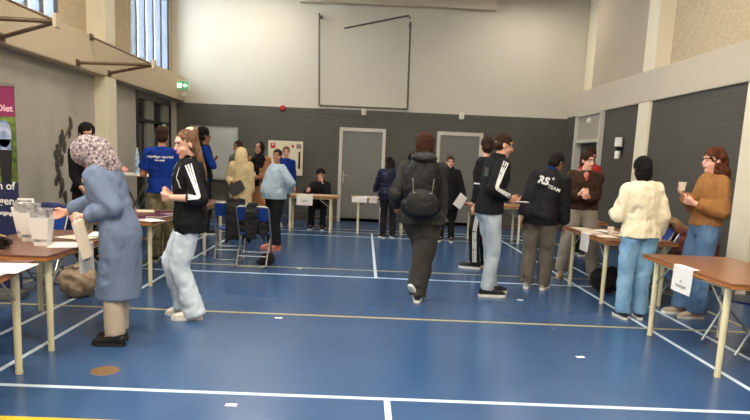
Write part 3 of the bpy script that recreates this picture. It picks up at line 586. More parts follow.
for n_, c_ in (('white_leather', (226, 218, 200)), ('black_leather', (26, 23, 22)), ('black_mesh', (24, 24, 26)), ('grey_shoe', (150, 146, 136)), ('pink_shoe', (196, 120, 100)), ('beige_suede', (178, 158, 138)), ('tan_shoe', (150, 122, 92)), ('rubber_white', (224, 220, 210)), ('rubber_black', (24, 22, 22))):
    M[n_] = mat(n_, c_, .4 if 'leather' in n_ else .7, var=.06)

def rot_to(r, f, u, t):
    m4 = Matrix((r, f, u)).transposed().to_4x4(); m4.translation = t; return m4
def ik(a, t, l1, l2, pole):
    d = t-a; L = min(d.length, (l1+l2)*.998); d = d.normalized(); t = a+d*L
    c = (l1*l1+L*L-l2*l2)/(2*L*l1); c = max(-1, min(1, c)); h = math.sqrt(max(0, 1-c*c))*l1
    p = (pole - d*pole.dot(d)).normalized(); return a+d*(c*l1)+p*h, t
def bvh(o):
    me = o.data; return BVHTree.FromPolygons([v.co for v in me.vertices], [tuple(p.vertices) for p in me.polygons])
def strip(o, name, pts, out, width, m, off=.003, n=22, tree=None):
    """ribbon laid on garment o along polyline pts; out = outward direction"""
    tree = tree or bvh(o); out = V(out).normalized(); pts = [V(p) for p in pts]
    seg = [(b2-a).length for a, b2 in zip(pts[:-1], pts[1:])]; L = sum(seg); P = []
    for i in range(n+1):
        t = L*i/n; k = 0
        while k < len(seg)-1 and t > seg[k]: t -= seg[k]; k += 1
        p = pts[k].lerp(pts[k+1], t/seg[k]); h = tree.ray_cast(p+out*.3, -out)
        q = h[0] if h[0] is not None and (h[0]-p).length < .16 else None
        P.append(q)
    P = [p for p in P if p is not None]
    if len(P) < 3: return None
    for _ in range(2): P = [P[0]]+[(P[i-1]+P[i]*2+P[i+1])/4 for i in range(1, len(P)-1)]+[P[-1]]
    g = G(); vs = []; fs = []
    for i, p in enumerate(P):
        d = (P[min(i+1, len(P)-1)]-P[max(i-1, 0)]).normalized(); a = d.cross(out).normalized()*width/2; nn = a.cross(d).normalized()
        if nn.dot(out) < 0: nn = -nn
        vs += [p-a+nn*off, p+a+nn*off, p+a-nn*.008, p-a-nn*.008]
    for i in range(len(P)-1):
        a = 4*i
        for k in range(4): k2 = (k+1) % 4; fs.append((a+k, a+k2, a+4+k2, a+4+k))
    fs += [(3, 2, 1, 0), tuple(4*len(P)-4+k for k in range(4))]
    g.add(vs, fs); return obj(name, g, m, o, smooth=True)
def print_on(o, body, size, T, m, name='lettering', bold=.0, shear=0, tree=None):
    """text laid on garment o: T places it in front of the cloth (text plane XY, looking along -Z)"""
    tree = tree or bvh(o); me = text_mesh(body, size, bold, shear); d = -(T.to_3x3() @ V((0, 0, 1))).normalized()
    for v in me.vertices:
        p = T @ v.co; h = tree.ray_cast(p-d*.3, d); v.co = (h[0]-d*.006) if h[0] is not None else p
    return link(name, me, m, o)

RINGS = [(-.09, .125, .10, 0), (-.03, .165, .118, 0), (.04, .16, .115, 0), (.13, .138, .10, .005), (.22, .148, .108, .005), (.32, .162, .118, .005), (.42, .152, .11, -.005), (.48, .118, .09, -.01), (.53, .065, .065, -.01)]
def person(label, loc, rz, H=1.75, w_=1.0, fat=1.0, belly=0.0, lean=0, side=0, twist=0, head=(0, 0), hL=None, hR=None, fL=(-.1, .0, 8, 0, 0), fR=(.1, .0, -8, 0, 0), pz=None, poff=(0, 0),
           sk='light_skin', hair=('short', 'dark_brown_hair'), top=None, legs=None, shoe=('black_mesh', 'rubber_white'), vox=.008, curl=22, poleL=None, poleR=None, bust=0, seed=0, thumbL=None, thumbR=None, over=None):
    root = empty('person', loc, math.radians(rz)); tag(root, label, 'person')
    s = H/1.75; Rw = Matrix.Rotation(math.radians(rz), 4, 'Z'); Wm = Matrix.Translation(V(loc)) @ Rw; Wi = Wm.inverted()
    P = V((poff[0], poff[1], (pz if pz else .95*s))); la, sa, tw = map(math.radians, (lean, side, twist))
    u = V((math.sin(sa), math.sin(la), math.cos(la))).normalized(); f = Matrix.Rotation(tw, 3, 'Z') @ V((0, 1, 0)); r = f.cross(u).normalized(); f = u.cross(r)
    Cc = lambda t: P + (u*t*s if t > 0 else V((0, 0, t*s)))
    X = V((1, 0, 0)); Y = V((0, 1, 0)); Z = V((0, 0, 1))
    fr = lambda t: ((r, f) if t > .1 else (X, Y))
    def rings(th=0, lo=-.2, hi=.6, bl=belly, mul=1.0):
        R = []
        for t, a, b2, o in RINGS:
            if lo <= t <= hi:
                R_, F_ = fr(t); be = bl*math.exp(-((t-.1)/.14)**2)
                R.append((Cc(t)+F_*(o*s+be*.5), R_*((a*w_*fat*mul)*s+th+be*.35), F_*((b2*fat*mul)*s+th+be*.5)))
        return R
    NB = Cc(.53)+f*(-.01*s)
    yw, pt = math.radians(head[0]), math.radians(head[1])
    hf = Matrix.Rotation(yw, 3, 'Z') @ V((f.x, f.y, 0)).normalized(); hr = hf.cross(Z).normalized()
    q = Quaternion(hr, -pt); hf = q @ hf; hu = hr.cross(hf)
    nd = (u+hu*1.2).normalized(); Hc = NB+nd*.056*s+hu*.07*s+hf*.022*s
    Th = rot_to(hr*s, hf*s, hu*s, Hc)
    # body, one continuous surface
    g = G(); g.loft(rings()); g.cap(Cc(.48), Hc-hu*.03*s, .052*s, .05*s)
    g.ell((0, -.012, .035), (.074, .092, .088), Th).ell((0, .025, -.035), (.058, .062, .078), Th).ell((0, .062, -.092), (.024, .022, .022), Th).ell((0, .07, .045), (.05, .016, .02), Th)
    g.cap(Th @ V((0, .082, .02)), Th @ V((0, .102, -.018)), .009*s, .014*s)
    for sx in (-1, 1): g.ell((sx*.076, -.010, .0), (.010, .018, .028), Th); g.ell((sx*.036, .055, -.03), (.024, .024, .024), Th)
    g.ell((0, .082, -.05), (.024, .012, .012), Th)
    info = dict(root=root, W=Wm, Th=Th, s=s, Cc=Cc, r=r, f=f, u=u, NB=NB)
    arms = {}
    for sd, h, pole, th in ((-1, hL, poleL, thumbL), (1, hR, poleR, thumbR)):
        S = Cc(.440)+r*(sd*.152*w_*(.5+.5*fat)*s)-f*.01*s
        if h is None: h = S+(r*sd*.05+f*.04-Z*.54)*s
        elif h[0] == 'w': h = Wi @ V(h[1:])
        else: h = V(h)
        pole = V(pole) if pole else (-f*.7-Z*.5+r*sd*.35)
        E_, h = ik(S, h, .285*s, .25*s, pole); d = (h-E_).normalized()
        g.cap(S, E_, .05*s, .04*s).cap(E_, h, .04*s, .027*s); g.cap(Cc(.44), S, .05*s, .05*s)
        a = V(th) if th else (f*.9+Z*.8); a = (a-d*a.dot(d)).normalized(); n_ = d.cross(a)*(-sd); k = s*(.95 if w_ < 1 else 1.0)
        for i in range(4):
            W0 = h+a*(.014-.0095*i)*k; K = h+(d*.082+a*(.031-.0205*i))*k; g.cap(W0, K, .0155*k, .0115*k)
            Ln = (.074, .082, .076, .06)[i]*k; c = math.radians(curl*(1+.12*i)); p = K; spread = a*((1.5-i)*.05)
            for q_, (fr_, rr_) in enumerate(((.45, .0092), (.30, .0084), (.25, .0076))):
                ang = c*(q_*.9+.7); dd = (d*math.cos(ang)+n_*math.sin(ang)+spread).normalized(); p2 = p+dd*Ln*fr_; g.cap(p, p2, rr_*k, rr_*.93*k, 8); p = p2
        g.cap(h+(d*.015+a*.012)*k, h+(d*.055+a*.045+n_*.012)*k, .014*k, .0115*k).cap(h+(d*.055+a*.045+n_*.012)*k, h+(d*.088+a*.05+n_*.03)*k, .011*k, .0088*k)
        arms[sd] = (S, E_, h, d); info['palm%d' % sd] = h+d*.08*k+n_*.03*k
    feet = {}
    for sd, F_ in ((-1, fL), (1, fR)):
        x, y, ya, pi_, li = F_
        Tf = Matrix.Translation((x, y, li+.001)) @ Matrix.Rotation(math.radians(ya), 4, 'Z') @ Matrix.Translation((0, .12*s, 0)) @ Matrix.Rotation(math.radians(-pi_), 4, 'X') @ Matrix.Translation((0, -.12*s, 0)) @ Matrix.Scale(s*(.95 if w_ < 1 else 1.02), 4)
        ank = Tf @ V((0, 0, .095)); hip = P+X*(sd*.088*s*(.6+.4*fat))-Z*.03*s
        K, ank = ik(hip, ank, .417*s, .41*s, Matrix.Rotation(math.radians(ya), 3, 'Z') @ Y + Z*.05)
        g.cap(hip, K, .078*s*fat, .052*s).cap(K, K.lerp(ank, .4), .05*s, .05*s).cap(K.lerp(ank, .4), ank, .05*s, .036*s); g.cap(ank, Tf @ V((0, .12, .035)), .034*s, .026*s)
        feet[sd] = (hip, K, ank, Tf)
    info['arms'] = arms; info['feet'] = feet
    body = link('body', remeshed(g, vox, 2), sk, root); info['body'] = body
    for sx in (-1, 1):
        g = G().ell((sx*.031, .078, .012), (.011, .007, .0055), Th); g.mi = 1; g.ell((sx*.031, .0825, .012), (.0065, .0035, .0056), Th); obj('eye', g, ['sclera', 'iris'], body, smooth=True)
        obj('eyebrow', G().cap(Th @ V((sx*.016, .09, .032)), Th @ V((sx*.05, .073, .032)), .0045*s, .0035*s), hair[1] if 'hair' in hair[1] else 'black_hair', body, smooth=True)
    obj('mouth', G().cap(Th @ V((-.02, .088, -.05)), Th @ V((.02, .088, -.05)), .006*s, .006*s).cap(Th @ V((-.012, .092, -.054)), Th @ V((.012, .092, -.054)), .006*s, .006*s), 'lips', body, smooth=True)
    # hair or headscarf
    st, hm = hair[0], hair[1]; g = G(); wr, wf = .006, 40
    if st in ('hijab', 'loose_scarf'):
        if st == 'loose_scarf': g.ell((0, -.012, .022), (.116, .132, .115), Th).ell((0, -.075, -.04), (.11, .11, .12), Th).cap(Th @ V((0, -.06, -.05)), Cc(.50)-f*.05*s, .12*s, .12*s)
        g.ell((0, -.03, .022), (.094, .104, .118), Th).ell((0, -.02, -.06), (.082, .086, .09), Th).ell((0, .03, -.125), (.06, .05, .035), Th)
        R = [(Hc-hu*.09*s+hf*.0, r*.075*s, f*.08*s), (NB+f*.01*s, r*.10*s, f*.10*s), (Cc(.47)+f*.012, r*.175*w_*s*fat, f*.125*s*fat+f*.01)]
        lo_ = hair[2] if len(hair) > 2 else .36
        R.append((Cc(lo_)+f*.02, r*.18*w_*s*fat, f*.15*s*fat)); g.loft(R)
        wr, wf = .009, 12
    else:
        if st != 'bald': g.ell((0, -.016 if 'pony' not in st else -.027, .052), (.083, .096, .09), Th).ell((0, -.045, -.01), (.077, .064, .07), Th)
        if st == 'cropped': g = G().ell((0, -.014, .048), (.080, .093, .084), Th).ell((0, -.042, 0), (.076, .062, .065), Th)
        if st == 'top': g.ell((0, .01, .09), (.066, .08, .055), Th)
        if st == 'afro': g.ell((0, -.02, .075), (.1, .1, .085), Th); wr, wf = .016, 26
        if st == 'shaggy': g.ell((0, -.034, .062), (.095, .102, .09), Th).ell((0, -.055, .01), (.094, .078, .09), Th).ell((0, -.06, -.03), (.086, .062, .07), Th); wr, wf = .016, 26
        if st == 'curls':
            g.ell((0, -.02, .055), (.09, .1, .09), Th); rq = random.Random(seed+2)
            for i in range(34): a = rq.uniform(PI*.97, PI*2.03); z = rq.uniform(-.21, .05); k_ = 1+.25*(z < -.05); g.ell((math.cos(a)*.082*k_, math.sin(a)*.088*k_-.015, z), (.036, .036, .04), Th)
            g.cap(Th @ V((0, -.06, 0)), Th @ V((0, -.07, -.16)), .085*s, .075*s).cap(Th @ V((-.06, -.02, -.04)), Th @ V((-.075, -.01, -.18)), .035*s, .04*s).cap(Th @ V((.06, -.02, -.04)), Th @ V((.075, -.01, -.18)), .035*s, .04*s)
            wr, wf = .016, 26
        if st in ('long', 'ponytail', 'pony_long'):
            b0 = Th @ V((0, -.08, .03)); g.ell((0, -.03, .0), (.082, .055, .06), Th)
            if st == 'long':
                for dx in (-.06, -.02, .02, .06): g.cap(Th @ V((dx, -.07, .02)), Cc(.40)+r*dx*1.3-f*.12*s, .035, .03)
            elif st == 'ponytail': g.ell((0, -.09, .09), (.04, .04, .04), Th); g.cap(Th @ V((0, -.12, .08)), Th @ V((0, -.15, -.04)), .034, .03).cap(Th @ V((0, -.15, -.04)), Cc(.40)-f*.15*s, .032, .02)
            else:
                g.ell((0, -.085, .10), (.05, .05, .045), Th); g.cap(Th @ V((-.02, -.075, .06)), Cc(.46)-r*.03-f*.11*s, .040, .032).cap(Cc(.46)-r*.03-f*.11*s, Cc(.35)-r*.05-f*.135*s, .034, .018)
        if st == 'bun': g.ell((0, -.1, .07), (.05, .05, .05), Th)
    info['hair'] = link('headscarf' if 'scarf' in st or st == 'hijab' else 'hair', remeshed(g, .008, 2, .5, wr, wf, seed=seed), hm, body)
    # lower clothes
    lg = dict(m='black_trouser', th=.013, thigh=.094, knee=.072, hem=.066, cuff=.03); lg.update(legs or {})
    g = G(); g.loft(rings(lg['th'], -.1, .06))
    for sd in (-1, 1):
        hip, K, ank, Tf = feet[sd]; e = ank+(ank-K).normalized()*lg['cuff']*s; mid = K.lerp(ank, .5)
        g.cap(hip+Z*.03, K, lg['thigh']*s*fat, lg['knee']*s); g.cap(K, mid, lg['knee']*s, (lg['knee']+lg['hem'])/2*s); g.tube([mid, e], [(lg['knee']+lg['hem'])/2*s, lg['hem']*s], 14)
        g.cap(P-X*sd*-.05*s-Z*.03*s-Y*.03*s, P+X*sd*.07*s-Z*.06*s-Y*.035*s, .08*s*fat, .085*s*fat)
    info['trousers'] = link('trousers', remeshed(g, .011, 3, .5, lg.get('wr', .010), 8, (1, 1, .7), seed+1), lg['m'], root)
    # upper clothes
    tp = dict(m='black_jersey', th=.018, hem=-.03, sl=.92, sr=(.068, .058, .046), long=None, name='jacket', collar=.0, wr=.010, flare=0, hood=0); tp.update(top or {})
    def garment(tp, name, sd_):
        g = G(); R = rings(tp['th'], tp['hem'], .54)
        if tp['long']:
            zz = tp['long']; n_ = 5; fx = sum((feet[k][1].x for k in (-1, 1)))/2; fy = sum((feet[k][1].y for k in (-1, 1)))/2; z0 = P.z-.09*s
            L = []
            for i in range(n_):
                t = 1-i/(n_-1)*1.0; z = z0+(zz-z0)*t; k = .2*s*fat*(1+tp['flare']*t); L.append((V((P.x+(fx-P.x)*t*.6, P.y+(fy-P.y)*t*.6, z)), X*k*w_, Y*k*(.82+.1*t)))
            R = L+[q for q in R if q[0].z > z0+.05]
        else:
            hx = .088*s*(.6+.4*fat)+lg['thigh']*s*fat+.014; hy = lg['thigh']*s*fat+.026; R = [((c0, b_.normalized()*max(b_.length, hx), c_.normalized()*max(c_.length, hy)) if c0.z < P.z+.01 else (c0, b_, c_)) for c0, b_, c_ in R]
            a, b2, c = R[0]; d0 = (R[0][0]-u*.03*s) if tp['hem'] > .0 else R[0][0]-Z*.03*s; R = [(d0, b2*1.02, c*1.02)]+R
        g.loft(R)
        for sd in (-1, 1):
            hp, kn = feet[sd][0], feet[sd][1]
            if tp['long']: g.cap(hp, kn, lg['thigh']*s*fat+.03, lg['knee']*s+.025)
            S, E_, h, d = arms[sd]; a, b2, c = [q*s for q in tp['sr']]; g.cap(Cc(.42), S, .085*s, a); 
            if tp['sl'] <= .0: e = S.lerp(E_, .75); g.tube([S, e], [a, a*.98], 14)
            else: e = E_.lerp(h, tp['sl']); g.cap(S, E_, a, b2); g.tube([E_, E_.lerp(h, tp['sl']*.85), e], [b2, (b2+c)/2, c], 14); g.ell(E_, (b2, b2, b2))
            g.cap(NB-u*.05*s, S+u*.008*s, .042*s, a*.75)
            if bust: g.ell(Cc(.33)+r*sd*.07*s+f*.075*s, (.07*s, .06*s, .065*s))
        if tp['collar']:
            for i in range(14):
                a = 2*PI*i/14; b2 = 2*PI*(i+1)/14; q = lambda t: NB+u*.015*s+nd*.01+r*math.cos(t)*.062*s+f*math.sin(t)*.066*s; g.cap(q(a), q(b2), tp['collar'], tp['collar'])
                g.cap(q(a)-u*.04*s, q(b2)-u*.04*s, tp['collar']*1.2, tp['collar']*1.2)
        if tp['hood']: g.ell(NB-f*.085*s+u*.01, (.1*s*w_, .07*s, .075*s)).ell(NB-f*.11*s-u*.05, (.075*s, .05*s, .06*s))
        return link(name, remeshed(g, .011, 3, .5, tp['wr'], 8, (1, 1, .8) if not tp.get('rings') else (.1, .1, 3.2), sd_), tp['m'], root)
    if over: info['under'] = garment(tp, tp['name'], seed+7); o2 = dict(tp); o2.update(over); info['top'] = garment(o2, o2['name'], seed+2)
    else: info['top'] = garment(tp, tp['name'], seed+2)
    # tuck the trousers inside the upper garment where that covers them
    if not tp['long']:
        t_ = bvh(info['top']); hz = P.z+(tp['hem']-.03)*s+.012
        for v in info['trousers'].data.vertices:
            if v.co.z > hz:
                q_, n_, _, d_ = t_.find_nearest(v.co)
                if q_ is not None and d_ < .09 and (v.co-q_).dot(n_) > -.012: v.co = q_-n_*.014
    # shoes
    for sd in (-1, 1):
        Tf = feet[sd][3]; R = []
        for y, hw_, h_ in ((-.082, .018, .05), (-.07, .03, .085), (-.03, .037, .105), (.015, .038, .10), (.06, .042, .08), (.11, .046, .064), (.16, .042, .054), (.19, .026, .04), (.2, .01, .03)):
            R.append((Tf @ V((0, y, .012+h_/2)), Tf.to_3x3() @ V((hw_, 0, 0)), Tf.to_3x3() @ V((0, 0, h_/2))))
        so = obj('shoe', G().loft(R), shoe[0], root, smooth=True)
        out = [(0, -.09), (.028, -.078), (.037, -.03), (.036, .02), (.046, .08), (.049, .12), (.043, .165), (.022, .2), (0, .208)]; out = out+[(-x, y) for x, y in out[-2:0:-1]]
        n = len(out); g = G().add([Tf @ V((x, y, z)) for z in (0, .028) for x, y in out], [tuple(range(n-1, -1, -1)), tuple(range(n, 2*n))]+[(i, (i+1) % n, n+(i+1) % n, n+i) for i in range(n)])
        obj('sole', g, shoe[1], so)
        if 'mesh' in shoe[0] or 'grey' in shoe[0] or 'white' in shoe[0]:
            g = G()
            for y in (.03, .055, .08): z = .012+.098-.5*(y-.015)-.006; g.tube([Tf @ V((-.024, y, z-.004)), Tf @ V((0, y, z+.004)), Tf @ V((.024, y, z-.004))], .003, 6)
            obj('laces', g, shoe[1] if shoe[0] != 'white_leather' else 'paper', so)
    return info
def sleeve_stripes(I, sd, out=None, w1=.011, gap=.02, m='stripe', lo=.0, hi=.88):
    S, E_, h, d = I['arms'][sd]; out = V(out) if out else I['r']*sd; t = bvh(I['top']); s = I['s']
    st = I['NB']-I['u']*.03*s+I['r']*sd*.06*s; a = (E_-S).normalized().cross(out).normalized(); a2 = (h-E_).normalized().cross(out).normalized()
    for k in (-1, 0, 1): strip(I['top'], 'sleeve_stripe', [S-a*k*-gap+I['u']*.03, E_+(a+a2)*.5*k*gap, E_.lerp(h, hi)+a2*k*gap*.8], out+V((0, 0, .25)), w1, m, tree=t)
def zip_line(I, m='stripe', t0=.5, t1=-.02, w1=.008, name='zip'):
    Cc, f = I['Cc'], I['f']; return strip(I['top'], name, [Cc(t0), Cc(.25), Cc(max(t1, .001)) if t1 >= 0 else Cc(t1)], f, w1, m)
def away(x, y, o): pass

# left foreground: woman in the blue coat choosing a leaflet
I = person('woman in a long slate-blue coat and patterned headscarf bending over the brochure table', (-1.86, 4.60, 0), 84, 1.66, .93, .94, lean=19, head=(8, 42), poleL=(0, -1, -.2), hL=('w', -2.06, 4.46, 1.0), hR=('w', -2.33, 4.78, 1.0), fL=(-.075, .0, 6, 0, 0), fR=(.07, .05, -4, 0, 0), poff=(0, -.02),
    sk='fair_skin', hair=('loose_scarf', 'pattern_scarf', .42), top=dict(m='slate_blue_wool', name='coat', th=.04, long=.37, flare=.02, sr=(.085, .08, .055), sl=.9, wr=.012), legs=dict(m='beige_cotton', hem=.078, knee=.08, cuff=.0), shoe=('black_leather', 'rubber_black'), vox=.007, curl=30, seed=1)
o = obj('paper_bag', G().loft([(V((0, 0, 0)), V((.06, 0, 0)), V((0, .025, 0))), (V((0, 0, .33)), V((.065, 0, 0)), V((0, .012, 0)))]), 'paper_warm', smooth=True); o.location = (-1.99, 4.36, .72); o.rotation_euler = (0, -.3, 1.2); o.scale = (.85, .85, .85); tag(o, 'folded cream paper bag held upright by the woman in the blue coat', 'bag')
obj('handle', G().tube([(-.03, .0, .33), (-.02, 0, .37), (.02, 0, .37), (.03, 0, .33)], .004), 'paper', o)
# dark-haired person behind the table
I = person('dark-haired person in black, face half hidden behind the patterned headscarf', (-3.62, 7.98, 0), -150, 1.82, .95, 1.0, head=(0, 12), lean=6, hL=(-.1, .3, 1.0), hR=(.1, .3, 1.0), sk='light_skin', hair=('shaggy', 'black_hair'), top=dict(m='black_jersey', name='jumper', th=.02), vox=.009, seed=2)
# woman in striped track jacket
I = person('woman with light brown ponytail, black jacket with white sleeve stripes and pale jeans', (-1.51, 5.42, 0), 100, 1.74, .98, 1.06, lean=1, head=(28, 12), hL=('w', -1.64, 5.20, 1.11), hR=('w', -1.70, 5.42, 1.12), fL=(-.07, -.0, 4, 0, 0), fR=(.10, .08, -6, 16, .0), poff=(0, .03), pz=.915,
    sk='fair_skin', hair=('pony_long', 'light_brown_hair'), top=dict(m='black_jersey', name='track_jacket', th=.028, hem=-.09, sr=(.078, .07, .06), sl=.42, wr=.014, collar=.012), legs=dict(m='light_denim', th=.016, thigh=.105, knee=.088, hem=.098, cuff=.055, wr=.012), shoe=('white_leather', 'rubber_white'), vox=.007, curl=62, bust=1, seed=3)
sleeve_stripes(I, -1, out=I['r']*-1, w1=.013, gap=.023, hi=.4); zip_line(I)
strip(I['top'], 'piping', [I['Cc'](.46)-I['r']*.1, I['Cc'](.36)-I['r']*.09, I['Cc'](.28)-I['r']*.14], I['f']-I['r']*.6, .006, 'stripe')
T = I['Th']; obj('scrunchie', G().ell((0, -.06, .128), (.045, .04, .022), T), 'cream_knit', I['hair'], smooth=True)
# man in blue shirt seen from behind
I = person('man in royal blue lettered T-shirt and camouflage trousers, seen from behind', (-2.72, 8.22, 0), 6, 1.84, .98, .98, head=(8, 8), hL=('w', -3.0, 8.46, 1.22), poleL=(-.3, -.6, -1), sk='tan_skin', hair=('short', 'dark_brown_hair'), top=dict(m='royal_blue_cotton', name='t_shirt', th=.03, hem=-.03, sl=0, sr=(.085, .08, .06)), legs=dict(m='camo_cotton', thigh=.105, knee=.09, hem=.085), vox=.008, seed=4)
for body, zz, sz in (('vrijwilliger sportief', .39, .044), ('doe mee!', .35, .034)):
    print_on(I['top'], body, sz, rot_to(-I['r']*-1, I['u'], -I['f'], I['Cc'](zz)-I['f']*.15), 'stripe', bold=.0012)
# young man in blue at the whiteboard
I = person('young man with short black hair, blue shirt and dark vest standing before the whiteboard', (-2.94, 11.2, 0), -62, 1.95, 1.0, .95, head=(8, -4), hL=(.02, .17, 1.36), hR=(-.0, .19, 1.24), poleL=(-1, 0, -.6), poleR=(1, 0, -.6), sk='brown_skin', hair=('afro', 'black_hair'), top=dict(m='royal_blue_cotton', name='shirt', th=.015, sl=.2), over=dict(m='black_softshell', name='vest', th=.028, sl=0, sr=(.05, .05, .05), hood=1), vox=.009, seed=5)
# man in olive behind the cream coat
person('man with cropped brown hair and olive jacket, half hidden behind the cream coat', (-2.55, 12.3, 0), 150, 1.78, 1.0, .95, sk='brown_skin', hair=('cropped', 'dark_brown_hair'), top=dict(m='olive_grey', th=.03), vox=.01, seed=6)
# woman in cream coat
I = person('person in long cream coat and fluffy cream headscarf, seen from behind', (-2.22, 11.0, 0), 8, 1.63, .95, 1.08, hL=('w', -2.36, 10.86, .98), poleL=(-.3, .3, -1), sk='brown_skin', hair=('loose_scarf', 'cream_scarf', .42), top=dict(m='cream_wool', name='coat', th=.045, long=.5, flare=.12, sr=(.088, .075, .06)), vox=.01, seed=7)
B = empty('shoulder_bag', (-2.21, 10.75, .82), .2); tag(B, 'dark brown handbag hanging at the back of the person in the cream coat', 'bag')
obj('body', G().box((-.14, -.03, 0), (.14, .03, .2), Matrix.Rotation(-.45, 4, 'Y')), mat('dark_brown_leather', (54, 48, 46), .5, var=.1), B, bevel=.02); obj('wrist_strap', G().tube([(-.03, -.0, .19), (-.1, .0, .23), (-.13, 0, .17)], .006), 'black_leather', B)
# woman in camel coat
I = person('woman in a camel coat and black headscarf facing the camera', (-2.02, 11.7, 0), 172, 1.76, .95, 1.0, head=(-8, -3), hL=(-.08, .26, 1.08), hR=(.1, .25, 1.06), sk='tan_skin', hair=('hijab', 'black_scarf', .3), top=dict(m='camel_wool', name='coat', th=.035, long=.45, flare=.1, sr=(.085, .072, .055)), vox=.009, seed=8)
strip(I['top'], 'dark_lining', [I['Cc'](.4), I['Cc'](.15), I['Cc'](-.05), I['Cc'](-.35)], I['f'], .10, 'black_scarf')
o = obj('folded_leaflet', G().box((-.04, -.006, 0), (.04, .006, .12)), 'paper'); o.location = I['W'] @ V((0, .33, 1.06)); o.rotation_euler[2] = .2; tag(o, 'small white leaflet held by the woman in the camel coat', 'leaflet')
# woman in pale blue sweater
I = person('stout woman in a pale blue sweatshirt and black trousers, hands behind her back', (-1.41, 9.72, 0), 122, 1.62, 1.0, 1.28, belly=.09, lean=-2, head=(48, -2), hL=(-.10, -.19, .92), hR=(.10, -.21, .92), poleL=(-.5, -.3, -.4), poleR=(.5, -.3, -.4), sk='tan_skin', hair=('cropped', 'black_hair'), top=dict(m='pale_blue_cotton', name='sweatshirt', th=.03, hem=-.04, sr=(.085, .08, .055)), legs=dict(m='black_trouser', thigh=.1, knee=.085, hem=.08, cuff=.0), shoe=('pink_shoe', 'pink_shoe'), vox=.008, seed=9, bust=1)
# person in blue behind her
person('fair-haired person in blue jacket partly hidden behind the pale blue sweatshirt', (-1.68, 13.05, 0), -160, 1.72, .95, 1.0, head=(-10, 5), sk='fair_skin', hair=('cropped', 'light_brown_hair'), top=dict(m='royal_blue_cotton', name='jacket', th=.025), legs=dict(m='mid_denim'), shoe=('white_leather', 'rubber_white'), vox=.01, seed=10)
# seated person
I = person('person in black seated at the small back table, hand on mouth', (-.92, 13.05, 0), 176, 1.68, .95, 1.0, lean=10, head=(0, 10), pz=.50, fL=(-.12, .42, 5, 0, 0), fR=(.13, .38, -5, 0, 0), hL=(-.07, .22, .96), hR=(.22, .42, .80), sk='light_skin', hair=('afro', 'black_hair'), top=dict(m='black_jersey', th=.035, sr=(.08, .075, .06)), poleL=(-.6, .4, -1), vox=.009, curl=45, seed=11)
# woman in navy puffer jacket
I = person('woman in navy quilted jacket with black ponytail, seen from behind', (.50, 11.72, 0), 14, 1.58, .98, 1.22, lean=8, head=(10, 12), hL=(-.2, .32, .9), hR=(.1, .35, .92), sk='tan_skin', hair=('long', 'black_hair'), top=dict(m='navy_nylon', name='quilted_jacket', th=.045, hem=-.09, sr=(.095, .085, .06), rings=1, wr=.012), shoe=('black_mesh', 'rubber_white'), vox=.01, seed=12)
# walker with the backpack
I = person('reddish-haired person with a large black backpack walking away, sole of one shoe showing', (.60, 6.42, 0), -2, 1.80, 1.04, .97, lean=2, head=(-6, 3), fL=(-.06, -.10, -38, 48, .03), fR=(.03, .0, -6, 0, 0), poff=(.02, -.02), sk='light_skin', hair=('shaggy', 'auburn_hair'), top=dict(m='charcoal_cotton', name='rain_jacket', th=.04, hem=-.09, sr=(.086, .076, .058), collar=.02, hood=1, wr=.016), legs=dict(m='grey_olive_trouser', thigh=.158, knee=.118, hem=.092, cuff=.03, wr=.014), hL=(-.25, .14, 1.02), shoe=('black_mesh', 'rubber_white'), vox=.008, seed=13)
B = empty('backpack', (.60, 6.42, .06), math.radians(-2)); tag(B, 'large black hiking backpack on the back of the walking person', 'backpack')
fab('black_nylon', (30, 29, 29), .15, rough=.55); fab('dark_grey_nylon', (44, 42, 41), .12, rough=.5)
g = G(); g.ell((0, -.27, 1.22), (.20, .14, .31)).ell((0, -.25, 1.0), (.215, .14, .14)).ell((0, -.22, 1.42), (.13, .1, .1)).ell((0, -.27, 1.35), (.15, .12, .12)); link('main_compartment', remeshed(g, .011, 4, .5, .01, 9), 'black_nylon', B)
link('front_pocket', remeshed(G().ell((0, -.385, 1.05), (.16, .06, .14)).ell((0, -.37, .97), (.165, .06, .07)), .01, 3, .5, .006, 14), 'dark_grey_nylon', B)
link('lid', remeshed(G().ell((0, -.29, 1.48), (.14, .12, .055)), .01, 3, .5, .006, 14), 'dark_grey_nylon', B)
for sx in (-1, 1):
    obj('shoulder_strap', G().tube([(sx*.09, -.2, 1.46), (sx*.11, -.1, 1.53), (sx*.13, .06, 1.50), (sx*.15, .15, 1.34), (sx*.17, .1, 1.12), (sx*.17, -.1, 1.02)], .018, 8), 'black_nylon', B, smooth=True)
    obj('compression_strap', G().tube([(sx*.15, -.2, 1.36), (sx*.105, -.40, 1.27), (sx*.09, -.42, 1.13), (sx*.13, -.36, 1.0)], .006, 6), 'steel', B, smooth=True)
obj('daisy_chain', G().tube([(-.09, -.418, 1.14), (0, -.43, 1.12), (.09, -.418, 1.14)], .005, 6), 'steel', B); obj('grab_handle', G().tube([(-.04, -.2, 1.5), (-.03, -.2, 1.54), (.03, -.2, 1.54), (.04, -.2, 1.5)], .008), 'black_nylon', B)
